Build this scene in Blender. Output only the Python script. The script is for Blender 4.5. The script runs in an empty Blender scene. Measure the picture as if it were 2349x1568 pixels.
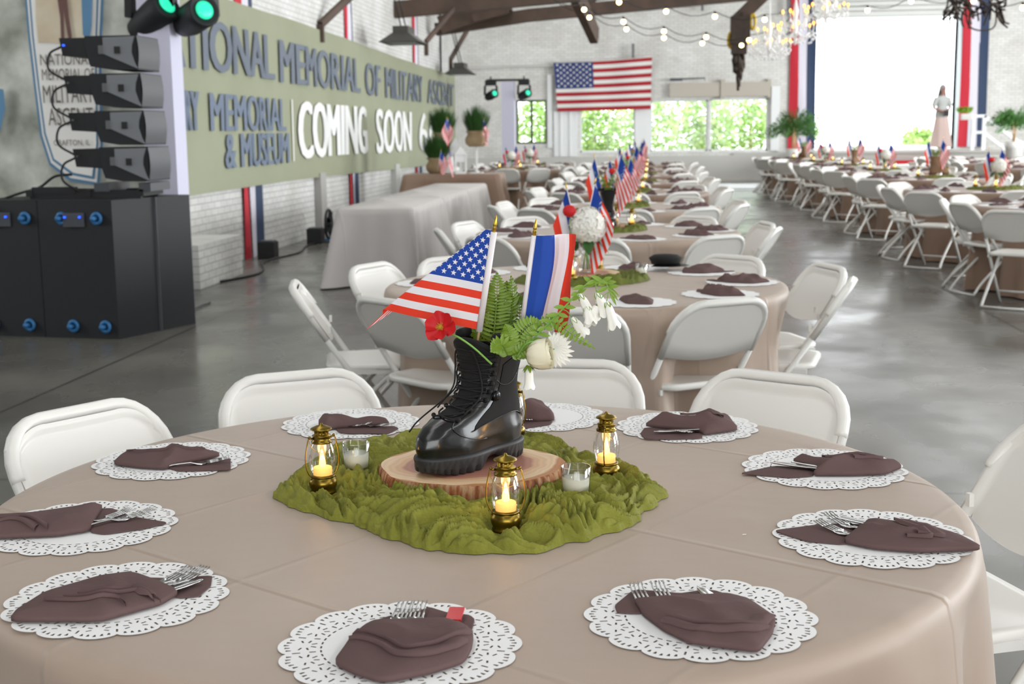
import bpy, math, random
from mathutils import Vector, Matrix, noise
R = math.radians
PI = math.pi
SC = bpy.context.scene
COL = SC.collection

# ------------------------------------------------------------ camera
CAM_H = 1.443
PITCH, ROLL, YAW, FPX = .159, -.012, .0998, 3000.0
def _cam_axes():
    ex = Vector((1, 0, 0)); eu = Vector((0, math.sin(PITCH), math.cos(PITCH))); ef = Vector((0, math.cos(PITCH), -math.sin(PITCH)))
    c, s = math.cos(ROLL), math.sin(ROLL)
    r = c * ex + s * eu; u = -s * ex + c * eu
    Z = Matrix.Rotation(YAW, 3, 'Z')
    return Z @ r, Z @ u, Z @ ef
CR, CU, CF = _cam_axes()
cd = bpy.data.cameras.new('camera'); cam = bpy.data.objects.new('camera', cd); COL.objects.link(cam)
cam.matrix_world = Matrix(((CR.x, CU.x, -CF.x, 0), (CR.y, CU.y, -CF.y, 0), (CR.z, CU.z, -CF.z, CAM_H), (0, 0, 0, 1)))
cd.sensor_width = 36; cd.lens = FPX / 2349 * 36; cd.clip_end = 300
cd.dof.use_dof = True; cd.dof.focus_distance = 2.45; cd.dof.aperture_fstop = 8.0
SC.camera = cam
def ray(px, py):
    return CF + CR * ((px - 1174.5) / FPX) + CU * ((784 - py) / FPX)
def atz(px, py, z=0.0):
    r = ray(px, py); k = (z - CAM_H) / r.z
    return Vector((r.x * k, r.y * k, z))
def proj(p):
    w = Vector(p) - Vector((0, 0, CAM_H)); d = w.dot(CF)
    if d < .1: return (-9999, -9999)
    return (1174.5 + FPX * w.dot(CR) / d, 784 - FPX * w.dot(CU) / d)

# ------------------------------------------------------------ colour management, world, lights
SC.view_settings.view_transform = 'Standard'; SC.view_settings.look = 'None'
SC.view_settings.exposure = 0.08; SC.view_settings.gamma = 1.0
SC.view_settings.use_curve_mapping = False
W = bpy.data.worlds.new('sky'); SC.world = W; W.use_nodes = True
bg = W.node_tree.nodes['Background']
bg.inputs[0].default_value = (.93, .97, 1, 1); bg.inputs[1].default_value = 4.5
def area(name, loc, target, sx, sy, power, color=(1, 1, 1)):
    l = bpy.data.lights.new(name, 'AREA'); l.shape = 'RECTANGLE'; l.size = sx; l.size_y = sy; l.energy = power; l.color = color
    o = bpy.data.objects.new(name, l); COL.objects.link(o); o.location = loc
    o.rotation_euler = (Vector(target) - Vector(loc)).to_track_quat('-Z', 'Y').to_euler()
    return o
# daylight through the roof skylights (two strips) and the big dock doors of the right-hand wall
area('skylight_left', (-2.2, 14, 6.6), (-2.2, 14, 0), 1.6, 42, 430, (.97, .99, 1))
area('skylight_right', (7.5, 14, 6.6), (7.5, 14, 0), 1.6, 42, 1050, (.97, .99, 1))
for k, (y, e) in enumerate(((2.5, 400), (13.5, 950), (25.5, 1600))):
    area('dock_door_daylight', (15.6, y, 2.6), (0, y + .5, 1.6), 6.5, 4.2, e, (.95, .98, 1))
area('rear_door_daylight', (2, -6.6, 2.6), (1, 5, 1.5), 7, 4.2, 70, (1, .86, .7))
area('backdrop_fill_light', (-11.7, 7.5, 3.2), (-6, 11.3, 2), 4, 3, 260, (.95, .98, 1))  # added unseen lamp that brightens the stage backdrop; the wall has no window
cy = SC.cycles
cy.max_bounces = 6; cy.diffuse_bounces = 3; cy.glossy_bounces = 3; cy.transmission_bounces = 3; cy.transparent_max_bounces = 8
cy.caustics_reflective = False; cy.caustics_refractive = False; cy.use_denoising = True; cy.sample_clamp_indirect = 6

# ------------------------------------------------------------ materials
def lin(h):
    if isinstance(h, str):
        v = [int(h[i:i + 2], 16) / 255 for i in (0, 2, 4)]
    else: v = h
    return tuple(((c / 12.92) if c <= .04045 else ((c + .055) / 1.055) ** 2.4) for c in v) + (1,)
def mat(name, col, rough=.6, metal=0, sheen=0, coat=0, bump=None, mott=None, spec=.5, emit=None, trans=0, sub=0):
    m = bpy.data.materials.new(name); m.use_nodes = True; nt = m.node_tree; b = nt.nodes['Principled BSDF']
    b.inputs['Base Color'].default_value = lin(col); b.inputs['Roughness'].default_value = rough
    b.inputs['Metallic'].default_value = metal; b.inputs['Specular IOR Level'].default_value = spec
    if sheen: b.inputs['Sheen Weight'].default_value = sheen
    if coat: b.inputs['Coat Weight'].default_value = coat; b.inputs['Coat Roughness'].default_value = .12
    if emit: b.inputs['Emission Color'].default_value = lin(emit[0]); b.inputs['Emission Strength'].default_value = emit[1]
    if sub: b.inputs['Subsurface Weight'].default_value = sub; b.inputs['Subsurface Radius'].default_value = (.02, .012, .008)
    N = nt.nodes.new; L = nt.links.new
    if bump or mott: tc = N('ShaderNodeTexCoord')
    if bump:
        n = N('ShaderNodeTexNoise'); n.inputs['Scale'].default_value = bump[0]; n.inputs['Detail'].default_value = 3
        L(tc.outputs['Object'], n.inputs['Vector'])
        bp = N('ShaderNodeBump'); bp.inputs['Strength'].default_value = bump[1]; bp.inputs['Distance'].default_value = bump[2] if len(bump) > 2 else .01
        L(n.outputs['Fac'], bp.inputs['Height']); L(bp.outputs['Normal'], b.inputs['Normal'])
    if mott:   # (second colour, scale, sharpness)
        n = N('ShaderNodeTexNoise'); n.inputs['Scale'].default_value = mott[1]; n.inputs['Detail'].default_value = 5
        L(tc.outputs['Object'], n.inputs['Vector'])
        r = N('ShaderNodeValToRGB'); w = mott[2]; r.color_ramp.elements[0].position = .5 - w; r.color_ramp.elements[1].position = .5 + w
        r.color_ramp.elements[0].color = lin(mott[0]); r.color_ramp.elements[1].color = lin(col)
        L(n.outputs['Fac'], r.inputs['Fac']); L(r.outputs['Color'], b.inputs['Base Color'])
    return m
def emis(name, col, s):
    m = mat(name, col, .5); b = m.node_tree.nodes['Principled BSDF']
    b.inputs['Emission Color'].default_value = lin(col); b.inputs['Emission Strength'].default_value = s
    return m
def brick_mat(name, c1, c2, cm, axis, scale=1.0, strength=.5):
    m = bpy.data.materials.new(name); m.use_nodes = True; nt = m.node_tree; b = nt.nodes['Principled BSDF']; N = nt.nodes.new; L = nt.links.new
    b.inputs['Roughness'].default_value = .62
    tc = N('ShaderNodeTexCoord'); sp = N('ShaderNodeSeparateXYZ'); cb = N('ShaderNodeCombineXYZ')
    L(tc.outputs['Object'], sp.inputs[0]); L(sp.outputs[axis], cb.inputs[0]); L(sp.outputs['Z'], cb.inputs[1])
    br = N('ShaderNodeTexBrick'); br.inputs['Scale'].default_value = scale; br.inputs['Brick Width'].default_value = .215; br.inputs['Row Height'].default_value = .073
    br.inputs['Mortar Size'].default_value = .006; br.inputs['Mortar Smooth'].default_value = .6
    br.inputs['Color1'].default_value = lin(c1); br.inputs['Color2'].default_value = lin(c2); br.inputs['Mortar'].default_value = lin(cm)
    L(cb.outputs[0], br.inputs['Vector'])
    n = N('ShaderNodeTexNoise'); n.inputs['Scale'].default_value = 1.3; n.inputs['Detail'].default_value = 6; L(tc.outputs['Object'], n.inputs['Vector'])
    r = N('ShaderNodeValToRGB'); r.color_ramp.elements[0].position = .33; r.color_ramp.elements[1].position = .62
    r.color_ramp.elements[0].color = (.84, .83, .81, 1); r.color_ramp.elements[1].color = (1, 1, 1, 1)
    L(n.outputs['Fac'], r.inputs['Fac'])
    mx = N('ShaderNodeMix'); mx.data_type = 'RGBA'; mx.blend_type = 'MULTIPLY'; mx.inputs[0].default_value = 1
    L(br.outputs['Color'], mx.inputs[6]); L(r.outputs['Color'], mx.inputs[7]); L(mx.outputs[2], b.inputs['Base Color'])
    n2 = N('ShaderNodeTexNoise'); n2.inputs['Scale'].default_value = 22; L(tc.outputs['Object'], n2.inputs['Vector'])
    ad = N('ShaderNodeMath'); ad.operation = 'MULTIPLY_ADD'; ad.inputs[1].default_value = -1.0; L(br.outputs['Fac'], ad.inputs[0]); L(n2.outputs['Fac'], ad.inputs[2])
    bp = N('ShaderNodeBump'); bp.inputs['Strength'].default_value = strength; bp.inputs['Distance'].default_value = .012
    L(ad.outputs[0], bp.inputs['Height']); L(bp.outputs['Normal'], b.inputs['Normal'])
    return m
def floor_mat():
    m = bpy.data.materials.new('worn_concrete'); m.use_nodes = True; nt = m.node_tree; b = nt.nodes['Principled BSDF']; N = nt.nodes.new; L = nt.links.new
    tc = N('ShaderNodeTexCoord'); mp = N('ShaderNodeMapping'); mp.inputs['Scale'].default_value = (1, .8, 1); L(tc.outputs['Object'], mp.inputs[0])
    n = N('ShaderNodeTexNoise'); n.inputs['Scale'].default_value = .55; n.inputs['Detail'].default_value = 7; n.inputs['Roughness'].default_value = .55; L(mp.outputs[0], n.inputs['Vector'])
    r = N('ShaderNodeValToRGB'); e = r.color_ramp.elements
    e[0].position = .36; e[0].color = lin('4f4d49'); e[1].position = .66; e[1].color = lin('76746d')
    L(n.outputs['Fac'], r.inputs['Fac'])
    # saw-cut joints every 3.2 m
    sp = N('ShaderNodeSeparateXYZ'); L(tc.outputs['Object'], sp.inputs[0])
    def joint(out, off, step):
        a = N('ShaderNodeMath'); a.operation = 'ADD'; a.inputs[1].default_value = off; L(out, a.inputs[0])
        p = N('ShaderNodeMath'); p.operation = 'PINGPONG'; p.inputs[1].default_value = step / 2; L(a.outputs[0], p.inputs[0])
        c = N('ShaderNodeMath'); c.operation = 'LESS_THAN'; c.inputs[1].default_value = .012; L(p.outputs[0], c.inputs[0]); return c
    jx = joint(sp.outputs['X'], -2.70, 6.1); jy = joint(sp.outputs['Y'], .9, 6.1)
    mxx = N('ShaderNodeMath'); mxx.operation = 'MAXIMUM'; L(jx.outputs[0], mxx.inputs[0]); L(jy.outputs[0], mxx.inputs[1])
    mx = N('ShaderNodeMix'); mx.data_type = 'RGBA'; L(mxx.outputs[0], mx.inputs[0]); L(r.outputs['Color'], mx.inputs[6]); mx.inputs[7].default_value = lin('45423c')
    L(mx.outputs[2], b.inputs['Base Color'])
    n2 = N('ShaderNodeTexNoise'); n2.inputs['Scale'].default_value = 1.6; n2.inputs['Detail'].default_value = 3; L(mp.outputs[0], n2.inputs['Vector'])
    mr = N('ShaderNodeMapRange'); mr.inputs[1].default_value = .35; mr.inputs[2].default_value = .7; mr.inputs[3].default_value = .2; mr.inputs[4].default_value = .38
    L(n2.outputs['Fac'], mr.inputs[0]); L(mr.outputs[0], b.inputs['Roughness'])
    return m
def cloth_mat(name, col, rough=.5, sheen=.12, creases=True, cs=.37):
    m = mat(name, col, rough, sheen=sheen); nt = m.node_tree; b = nt.nodes['Principled BSDF']; N = nt.nodes.new; L = nt.links.new
    tc = N('ShaderNodeTexCoord'); mp = N('ShaderNodeMapping'); mp.inputs['Rotation'].default_value = (0, 0, R(33)); L(tc.outputs['Object'], mp.inputs[0])
    sp = N('ShaderNodeSeparateXYZ'); L(mp.outputs[0], sp.inputs[0])
    def crease(out, off, step, amp):
        a = N('ShaderNodeMath'); a.operation = 'ADD'; a.inputs[1].default_value = off; L(out, a.inputs[0])
        p = N('ShaderNodeMath'); p.operation = 'PINGPONG'; p.inputs[1].default_value = step / 2; L(a.outputs[0], p.inputs[0])
        q = N('ShaderNodeMapRange'); q.interpolation_type = 'SMOOTHSTEP'; q.inputs[1].default_value = 0; q.inputs[2].default_value = .012; q.inputs[3].default_value = amp; q.inputs[4].default_value = 0
        L(p.outputs[0], q.inputs[0]); return q
    c1 = crease(sp.outputs['X'], -.008, cs, .0014); c2 = crease(sp.outputs['Y'], -.018, cs * 1.6, .0033)
    n = N('ShaderNodeTexNoise'); n.inputs['Scale'].default_value = 3.5; n.inputs['Detail'].default_value = 3; L(tc.outputs['Object'], n.inputs['Vector'])
    s1 = N('ShaderNodeMath'); s1.operation = 'ADD'; L(c1.outputs[0], s1.inputs[0]); L(c2.outputs[0], s1.inputs[1])
    s2 = N('ShaderNodeMath'); s2.operation = 'MULTIPLY_ADD'; s2.inputs[1].default_value = .012; L(n.outputs['Fac'], s2.inputs[0]); L(s1.outputs[0], s2.inputs[2])
    w = N('ShaderNodeTexWave'); w.inputs['Scale'].default_value = 900; L(tc.outputs['Object'], w.inputs['Vector'])
    bp = N('ShaderNodeBump'); bp.inputs['Strength'].default_value = .8; bp.inputs['Distance'].default_value = 1.0
    L(s2.outputs[0], bp.inputs['Height']); L(bp.outputs['Normal'], b.inputs['Normal'])
    return m
def glass_mat(name, tint=(1, 1, 1, 1), k=.12, rough=.03):
    m = bpy.data.materials.new(name); m.use_nodes = True; nt = m.node_tree; nt.nodes.clear(); N = nt.nodes.new; L = nt.links.new
    o = N('ShaderNodeOutputMaterial'); t = N('ShaderNodeBsdfTransparent'); t.inputs[0].default_value = tint
    g = N('ShaderNodeBsdfGlossy'); g.inputs['Roughness'].default_value = rough; lw = N('ShaderNodeLayerWeight'); lw.inputs[0].default_value = .35
    mr = N('ShaderNodeMapRange'); mr.inputs[3].default_value = k * .35; mr.inputs[4].default_value = min(1, k * 5); L(lw.outputs['Facing'], mr.inputs[0])
    mx = N('ShaderNodeMixShader'); L(mr.outputs[0], mx.inputs[0]); L(t.outputs[0], mx.inputs[1]); L(g.outputs[0], mx.inputs[2]); L(mx.outputs[0], o.inputs[0])
    return m
def wood_slice_mats():
    m = bpy.data.materials.new('slice_face'); m.use_nodes = True; nt = m.node_tree; b = nt.nodes['Principled BSDF']; N = nt.nodes.new; L = nt.links.new
    b.inputs['Roughness'].default_value = .55
    tc = N('ShaderNodeTexCoord'); ns = N('ShaderNodeTexNoise'); ns.inputs['Scale'].default_value = 9; ns.inputs['Detail'].default_value = 2; L(tc.outputs['Object'], ns.inputs['Vector'])
    ln = N('ShaderNodeVectorMath'); ln.operation = 'LENGTH'
    mp = N('ShaderNodeMapping'); mp.inputs['Scale'].default_value = (1, 1.15, 0); L(tc.outputs['Object'], mp.inputs[0]); L(mp.outputs[0], ln.inputs[0])
    ad = N('ShaderNodeMath'); ad.operation = 'MULTIPLY_ADD'; ad.inputs[1].default_value = .075; L(ns.outputs['Fac'], ad.inputs[0]); L(ln.outputs['Value'], ad.inputs[2])
    r = N('ShaderNodeValToRGB'); e = r.color_ramp.elements; e[0].position = 0; e[0].color = lin('b27c6c'); e[1].position = 1; e[1].color = lin('8a5a38')
    for p, c in ((.145, 'ae7666'), (.160, 'bb806c'), (.172, 'ddb288'), (.212, 'ecd0ab'), (.222, 'c08450')):
        x = e.new(p); x.color = lin(c)
    L(ad.outputs[0], r.inputs['Fac'])
    rg = N('ShaderNodeMath'); rg.operation = 'MULTIPLY'; rg.inputs[1].default_value = 420; L(ad.outputs[0], rg.inputs[0])
    sn = N('ShaderNodeMath'); sn.operation = 'SINE'; L(rg.outputs[0], sn.inputs[0])
    mr = N('ShaderNodeMapRange'); mr.inputs[1].default_value = -1; mr.inputs[2].default_value = 1; mr.inputs[3].default_value = .88; mr.inputs[4].default_value = 1; L(sn.outputs[0], mr.inputs[0])
    mx = N('ShaderNodeVectorMath'); mx.operation = 'SCALE'; L(r.outputs['Color'], mx.inputs[0]); L(mr.outputs[0], mx.inputs['Scale']); L(mx.outputs[0], b.inputs['Base Color'])
    k = bpy.data.materials.new('slice_bark'); k.use_nodes = True; nt = k.node_tree; b = nt.nodes['Principled BSDF']; N = nt.nodes.new; L = nt.links.new
    b.inputs['Roughness'].default_value = .8
    tc = N('ShaderNodeTexCoord'); mp = N('ShaderNodeMapping'); mp.inputs['Scale'].default_value = (60, 60, 4); L(tc.outputs['Object'], mp.inputs[0])
    n = N('ShaderNodeTexNoise'); n.inputs['Scale'].default_value = 1.4; n.inputs['Detail'].default_value = 4; L(mp.outputs[0], n.inputs['Vector'])
    r = N('ShaderNodeValToRGB'); e = r.color_ramp.elements; e[0].position = .3; e[0].color = lin('5a3620'); e[1].position = .72; e[1].color = lin('c99462')
    x = e.new(.45); x.color = lin('94562f'); x = e.new(.58); x.color = lin('a8896a')
    L(n.outputs['Fac'], r.inputs['Fac']); L(r.outputs['Color'], b.inputs['Base Color'])
    bp = N('ShaderNodeBump'); bp.inputs['Strength'].default_value = .7; bp.inputs['Distance'].default_value = .004; L(n.outputs['Fac'], bp.inputs['Height']); L(bp.outputs['Normal'], b.inputs['Normal'])
    return m, k

M = {}
M['wall_x'] = brick_mat('painted_brick_side', 'e6e6e4', 'dcdcda', 'b4b2ae', 'Y')
M['wall_y'] = brick_mat('painted_brick_end', 'ecebe8', 'e0dfdb', 'bdbab5', 'X')
M['floor'] = floor_mat()
M['roof'] = mat('roof_boards', 'b9b7b2', .8)
M['beam'] = mat('dark_timber', '43362e', .7, mott=('5d4a3e', 3, .25))
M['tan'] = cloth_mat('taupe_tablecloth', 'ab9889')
M['tan2'] = cloth_mat('shaded_taupe_and_brown_cloth', '8b715f')  # far round cloths' shade put into this darker colour; also the brown plant cloth
M['lilac'] = cloth_mat('pale_grey_tablecloth', 'bdb7b4', .6, .1, cs=.9)
M['napkin'] = mat('brown_linen', '665251', .9, bump=(120, .35, .002), spec=.12)
M['doily'] = mat('white_paper', 'f2f2f2', .7)
M['chair'] = mat('white_plastic', 'e9e7e2', .32)
M['tube'] = mat('white_painted_steel', 'deddd9', .35)
M['steel'] = mat('polished_steel', 'c9c9c9', .18, 1)
M['olive'] = mat('olive_gauze', '8a8b34', .85, bump=(75, .9, .006), mott=('6f711f', 14, .3))
M['olive2'] = mat('olive_gauze_far', '6a7228', .85, bump=(75, .9, .006), mott=('555d1e', 14, .3))
M['panel'] = mat('grey_side_panel', '85888e', .35, .3)
M['slice'], M['bark'] = wood_slice_mats()
M['black_leather'] = mat('black_polished_leather', '141416', .24, coat=.35, bump=(160, .12, .001))
M['black_suede'] = mat('black_nylon', '101011', .9, bump=(900, .4, .0005))
M['sole'] = mat('black_rubber', '232426', .55, bump=(300, .2, .0008))
M['lace'] = mat('black_lace', '0b0b0c', .8)
M['eyelet'] = mat('black_eyelet', '2a2a2c', .25, .8)
M['tan_suede'] = mat('tan_suede', '8d6f52', .9, mott=('6f5540', 9, .3))
M['tan_sole'] = mat('brown_rubber', '5f4836', .7)
M['brass'] = mat('antique_brass', 'a58a3c', .3, 1, mott=('5d4c1c', 26, .25))
M['gold'] = mat('gold_plastic', 'c9a23a', .25, .9)
M['glass'] = glass_mat('clear_glass', (.97, .98, .97, 1), .16)
M['pane'] = glass_mat('window_glass', (.97, .99, .98, 1), .05)
M['wax'] = mat('white_wax', 'eeebdc', .45, sub=.3)
M['led_wax'] = emis('glowing_wax', 'ffc36a', 1.1)
M['flame'] = emis('led_flame', 'ffb648', 9)
M['bulb'] = emis('warm_bulb', 'ffd99a', 9)
M['candle_bulb'] = emis('orange_candle_bulb', 'ffa640', 5)
M['f_red'] = mat('flag_red', 'ea3a1e', .7); M['f_white'] = mat('flag_white', 'eceaf0', .7); M['f_blue'] = mat('flag_blue', '0c42a4', .7)
M['w_red'] = mat('cotton_red', 'a5202c', .8); M['w_white'] = mat('cotton_white', 'e4e2de', .8); M['w_blue'] = mat('cotton_navy', '2c3c72', .8)
M['pole'] = mat('white_stick', 'e9e2e4', .45); M['stick'] = mat('pale_wood', 'cfae86', .6)
M['fern'] = mat('fern_green', '78931c', .5, mott=('557414', 20, .3)); M['fern_lt'] = mat('young_leaf_green', '7a9a2c', .45)
M['leaf'] = mat('dark_leaf', '2f5a24', .45); M['stem'] = mat('flower_stem', '7db04e', .5)
M['poppy'] = mat('poppy_red', 'c80f18', .6); M['poppy_mid'] = mat('poppy_centre', 'b98a1e', .7)
M['petal'] = mat('white_petal', 'f4f2ea', .5, sub=.15); M['cream'] = mat('cream_petal', 'efe9cf', .5, sub=.15)
M['black'] = mat('black_paint', '17181b', .55); M['black2'] = mat('black_textured_cabinet', '16181c', .62, bump=(300, .2, .001))
M['dkgrey'] = mat('dark_grey_plastic', '4b4e53', .4); M['grey_metal'] = mat('grey_metal', '77787a', .4, .6)
M['lens'] = mat('teal_lens', '23b58c', .15, emit=('30d8a4', 1.2))
M['blue_plug'] = mat('blue_connector', '2f6fa5', .4); M['blue_led'] = emis('blue_indicator', '2050ff', 3)
M['lycra'] = mat('white_fabric_lilac_lit', 'd3d2e6', .7)  # white tower sleeve with the lilac light on it put into the colour
M['banner'] = mat('olive_banner', '9fa38a', .6, bump=(2, .2, .05), mott=('8d9177', .5, .3))
M['b_navy'] = mat('banner_navy_letter', '68717f', .6); M['b_white'] = mat('banner_white_letter', 'eff0ee', .6); M['b_blue'] = mat('banner_blue_letter', '6b788c', .6)
M['stage_print'] = mat('camouflage_backdrop', 'd8dad0', .65, mott=('888c80', 2.2, .14))
M['logo_white'] = mat('logo_ivory', 'efeeea', .65); M['logo_blue'] = mat('logo_blue', '5b88ad', .65); M['logo_brown'] = mat('logo_brown', '6b4a45', .65); M['logo_text'] = mat('logo_text_brown', '6e645a', .65)
M['ivory_rock'] = mat('logo_rock', 'c9b79a', .65, mott=('e0d6c0', 3, .2))
M['st_red'] = mat('bunting_red', 'c32235', .7); M['st_white'] = mat('bunting_white', 'dcd8e4', .7); M['st_navy'] = mat('bunting_navy', '2c3d5c', .7)
M['burlap'] = mat('burlap', '9c8668', .9, bump=(90, .6, .004)); M['grass'] = mat('ornamental_grass', '33601f', .6, mott=('24491a', 30, .3))
M['palm'] = mat('palm_green', '4d7d3a', .5); M['shrub'] = mat('shrub_green', '9cc46c', .6, mott=('c3dc92', 3, .3))
M['white_paint'] = mat('white_gloss_paint', 'eef0f0', .45); M['red_carpet'] = mat('red_carpet', 'b3202c', .85)
M['mulch'] = mat('pale_gravel', 'c9bfb6', .9); M['concrete'] = mat('pale_concrete', 'c5c4c0', .8)
M['skin'] = mat('skin', 'a2766a', .55); M['dress_top'] = mat('grey_blouse', 'aeb0ad', .8); M['skirt'] = mat('pale_pink_skirt', 'd8bfb8', .8); M['hair'] = mat('grey_headscarf', '8e8b8d', .8)
M['rust'] = mat('rusty_iron', '4a3a30', .75, mott=('2b241f', 12, .3)); M['yellow'] = mat('yellow_wheel', 'c9a81e', .5)
M['crystal'] = mat('cut_crystal', 'ffffff', .08, spec=1.0, coat=1); M['pot'] = mat('white_pot', 'dedcd8', .5)
M['cable'] = mat('black_cable', '101114', .5); M['shade'] = mat('dark_lamp_shade', '4d4c48', .5, .3); M['peak'] = mat('black_patent_cap', '08080a', .15)

# ------------------------------------------------------------ mesh tools
class MB:
    def __init__(s): s.v = []; s.f = []; s.m = []; s.sm = []
    def add(s, v, f, m=0, smooth=True):
        o = len(s.v); s.v += [tuple(p) for p in v]
        for q in f: s.f.append(tuple(i + o for i in q)); s.m.append(m); s.sm.append(smooth)
    def box(s, x0, x1, y0, y1, z0, z1, m=0):
        v = [(x, y, z) for z in (z0, z1) for y in (y0, y1) for x in (x0, x1)]
        s.add(v, [(0, 2, 3, 1), (4, 5, 7, 6), (0, 1, 5, 4), (2, 6, 7, 3), (0, 4, 6, 2), (1, 3, 7, 5)], m, False)
    def obox(s, c, d, m=0, rot=None):      # centre, full sizes, rotation matrix
        rot = rot or Matrix.Identity(3); c = Vector(c)
        v = [c + rot @ Vector((x * d[0] / 2, y * d[1] / 2, z * d[2] / 2)) for z in (-1, 1) for y in (-1, 1) for x in (-1, 1)]
        s.add(v, [(0, 2, 3, 1), (4, 5, 7, 6), (0, 1, 5, 4), (2, 6, 7, 3), (0, 4, 6, 2), (1, 3, 7, 5)], m, False)
    def bar(s, a, b, w, h, m=0):           # rectangular bar between two points, h roughly upright
        a = Vector(a); b = Vector(b); d = (b - a).normalized(); up = Vector((0, 0, 1))
        if abs(d.z) > .95: up = Vector((0, 1, 0))
        x = d.cross(up).normalized(); y = x.cross(d)
        v = [p + x * (i * w / 2) + y * (j * h / 2) for p in (a, b) for i, j in ((-1, -1), (1, -1), (1, 1), (-1, 1))]
        s.add(v, [(0, 1, 2, 3), (7, 6, 5, 4), (0, 4, 5, 1), (1, 5, 6, 2), (2, 6, 7, 3), (3, 7, 4, 0)], m, False)
    def tube(s, pts, r, n=8, m=0, closed=False, caps=True):
        P = [Vector(p) for p in pts]; k = len(P); rr = r if isinstance(r, (list, tuple)) else [r] * k
        T = []
        for i in range(k):
            a = P[i - 1] if (i > 0 or closed) else P[i]; b = P[(i + 1) % k] if (i < k - 1 or closed) else P[i]
            t = b - a; T.append(t.normalized() if t.length > 1e-9 else Vector((0, 0, 1)))
        u = T[0].orthogonal().normalized(); v = []
        for i in range(k):
            u = u - T[i] * u.dot(T[i])
            u = u.normalized() if u.length > 1e-6 else T[i].orthogonal().normalized()
            w = T[i].cross(u)
            for j in range(n):
                a = 2 * PI * j / n; v.append(P[i] + (u * math.cos(a) + w * math.sin(a)) * rr[i])
        f = []
        for i in range(k if closed else k - 1):
            i2 = (i + 1) % k
            for j in range(n): f.append((i * n + j, i * n + (j + 1) % n, i2 * n + (j + 1) % n, i2 * n + j))
        if caps and not closed: f.append(tuple(range(n))[::-1]); f.append(tuple((k - 1) * n + j for j in range(n)))
        s.add(v, f, m)
    def lathe(s, prof, n=24, c=(0, 0, 0), m=0, smooth=True):
        v = []; f = []
        for (r, z) in prof:
            for j in range(n):
                a = 2 * PI * j / n; v.append((c[0] + r * math.cos(a), c[1] + r * math.sin(a), c[2] + z))
        for i in range(len(prof) - 1):
            for j in range(n): f.append((i * n + j, i * n + (j + 1) % n, (i + 1) * n + (j + 1) % n, (i + 1) * n + j))
        if prof[0][0] > 1e-5: f.append(tuple(range(n))[::-1])
        if prof[-1][0] > 1e-5: f.append(tuple((len(prof) - 1) * n + j for j in range(n)))
        s.add(v, f, m, smooth)
    def sphere(s, c, r, nu=10, nv=7, m=0, sc=(1, 1, 1)):
        v = []; f = []
        for i in range(nv + 1):
            t = PI * i / nv
            for j in range(nu):
                a = 2 * PI * j / nu
                v.append((c[0] + r * sc[0] * math.sin(t) * math.cos(a), c[1] + r * sc[1] * math.sin(t) * math.sin(a), c[2] - r * sc[2] * math.cos(t)))
        for i in range(nv):
            for j in range(nu): f.append((i * nu + j, i * nu + (j + 1) % nu, (i + 1) * nu + (j + 1) % nu, (i + 1) * nu + j))
        s.add(v, f, m)
    def grid(s, fn, nu, nv, m=0, closed_u=False, thick=0):
        cu = nu if closed_u else nu + 1
        v = [Vector(fn(i / nu, j / nv)) for j in range(nv + 1) for i in range(cu)]
        f = []
        for j in range(nv):
            for i in range(nu):
                i2 = (i + 1) % cu
                f.append((j * cu + i, j * cu + i2, (j + 1) * cu + i2, (j + 1) * cu + i))
        if callable(m):
            o = len(s.v); s.v += [tuple(p) for p in v]; q = 0
            for j in range(nv):
                for i in range(nu):
                    s.f.append(tuple(x + o for x in f[q])); s.m.append(m((i + .5) / nu, (j + .5) / nv)); s.sm.append(True); q += 1
        else: s.add(v, f, m)
    def prism(s, poly, z0, z1, m=0, tf=None):
        n = len(poly); v = [(x, y, z0) for x, y in poly] + [(x, y, z1) for x, y in poly]
        if tf: v = [tf @ Vector(p) for p in v]
        s.add(v, [tuple(range(n))[::-1], tuple(range(n, 2 * n))] + [(i, (i + 1) % n, n + (i + 1) % n, n + i) for i in range(n)], m, False)
    def build(s, name, mats, parent=None, loc=None):
        me = bpy.data.meshes.new(name); me.from_pydata(s.v, [], s.f)
        if not isinstance(mats, (list, tuple)): mats = [mats]
        for x in mats: me.materials.append(x)
        me.polygons.foreach_set('material_index', s.m); me.polygons.foreach_set('use_smooth', s.sm); me.update()
        o = bpy.data.objects.new(name, me); COL.objects.link(o)
        if parent: o.parent = parent
        if loc: o.location = loc
        return o
def tag(o, label, cat, group=None, kind=None):
    o['label'] = label; o['category'] = cat
    if group: o['group'] = group
    if kind: o['kind'] = kind
    return o
def thing(name, label, cat, loc=(0, 0, 0), rz=0, group=None, rot=None):
    o = bpy.data.objects.new(name, None); COL.objects.link(o); o.location = loc; o.rotation_euler = rot or (0, 0, rz); o.empty_display_size = .1
    return tag(o, label, cat, group)
def struct(name, mb, m, **k):
    o = mb.build(name, m); o['kind'] = 'structure'; return o
def dup(root, label, group=None, loc=None, rz=None):
    r = root.copy(); COL.objects.link(r)
    if loc is not None: r.location = loc
    if rz is not None: r.rotation_euler = (0, 0, rz)
    r['label'] = label
    if group: r['group'] = group
    elif 'group' in r: del r['group']
    for ch in CH.setdefault(root.name, [c for c in bpy.data.objects if c.parent == root]):
        c = ch.copy(); COL.objects.link(c); c.parent = r
        for g in CH.setdefault(ch.name, [x for x in bpy.data.objects if x.parent == ch]):
            d = g.copy(); COL.objects.link(d); d.parent = c
    return r
CH = {}
def arc(cx, cy, r, a0, a1, n):
    return [(cx + r * math.cos(R(a0 + (a1 - a0) * i / n)), cy + r * math.sin(R(a0 + (a1 - a0) * i / n))) for i in range(n + 1)]
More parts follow.
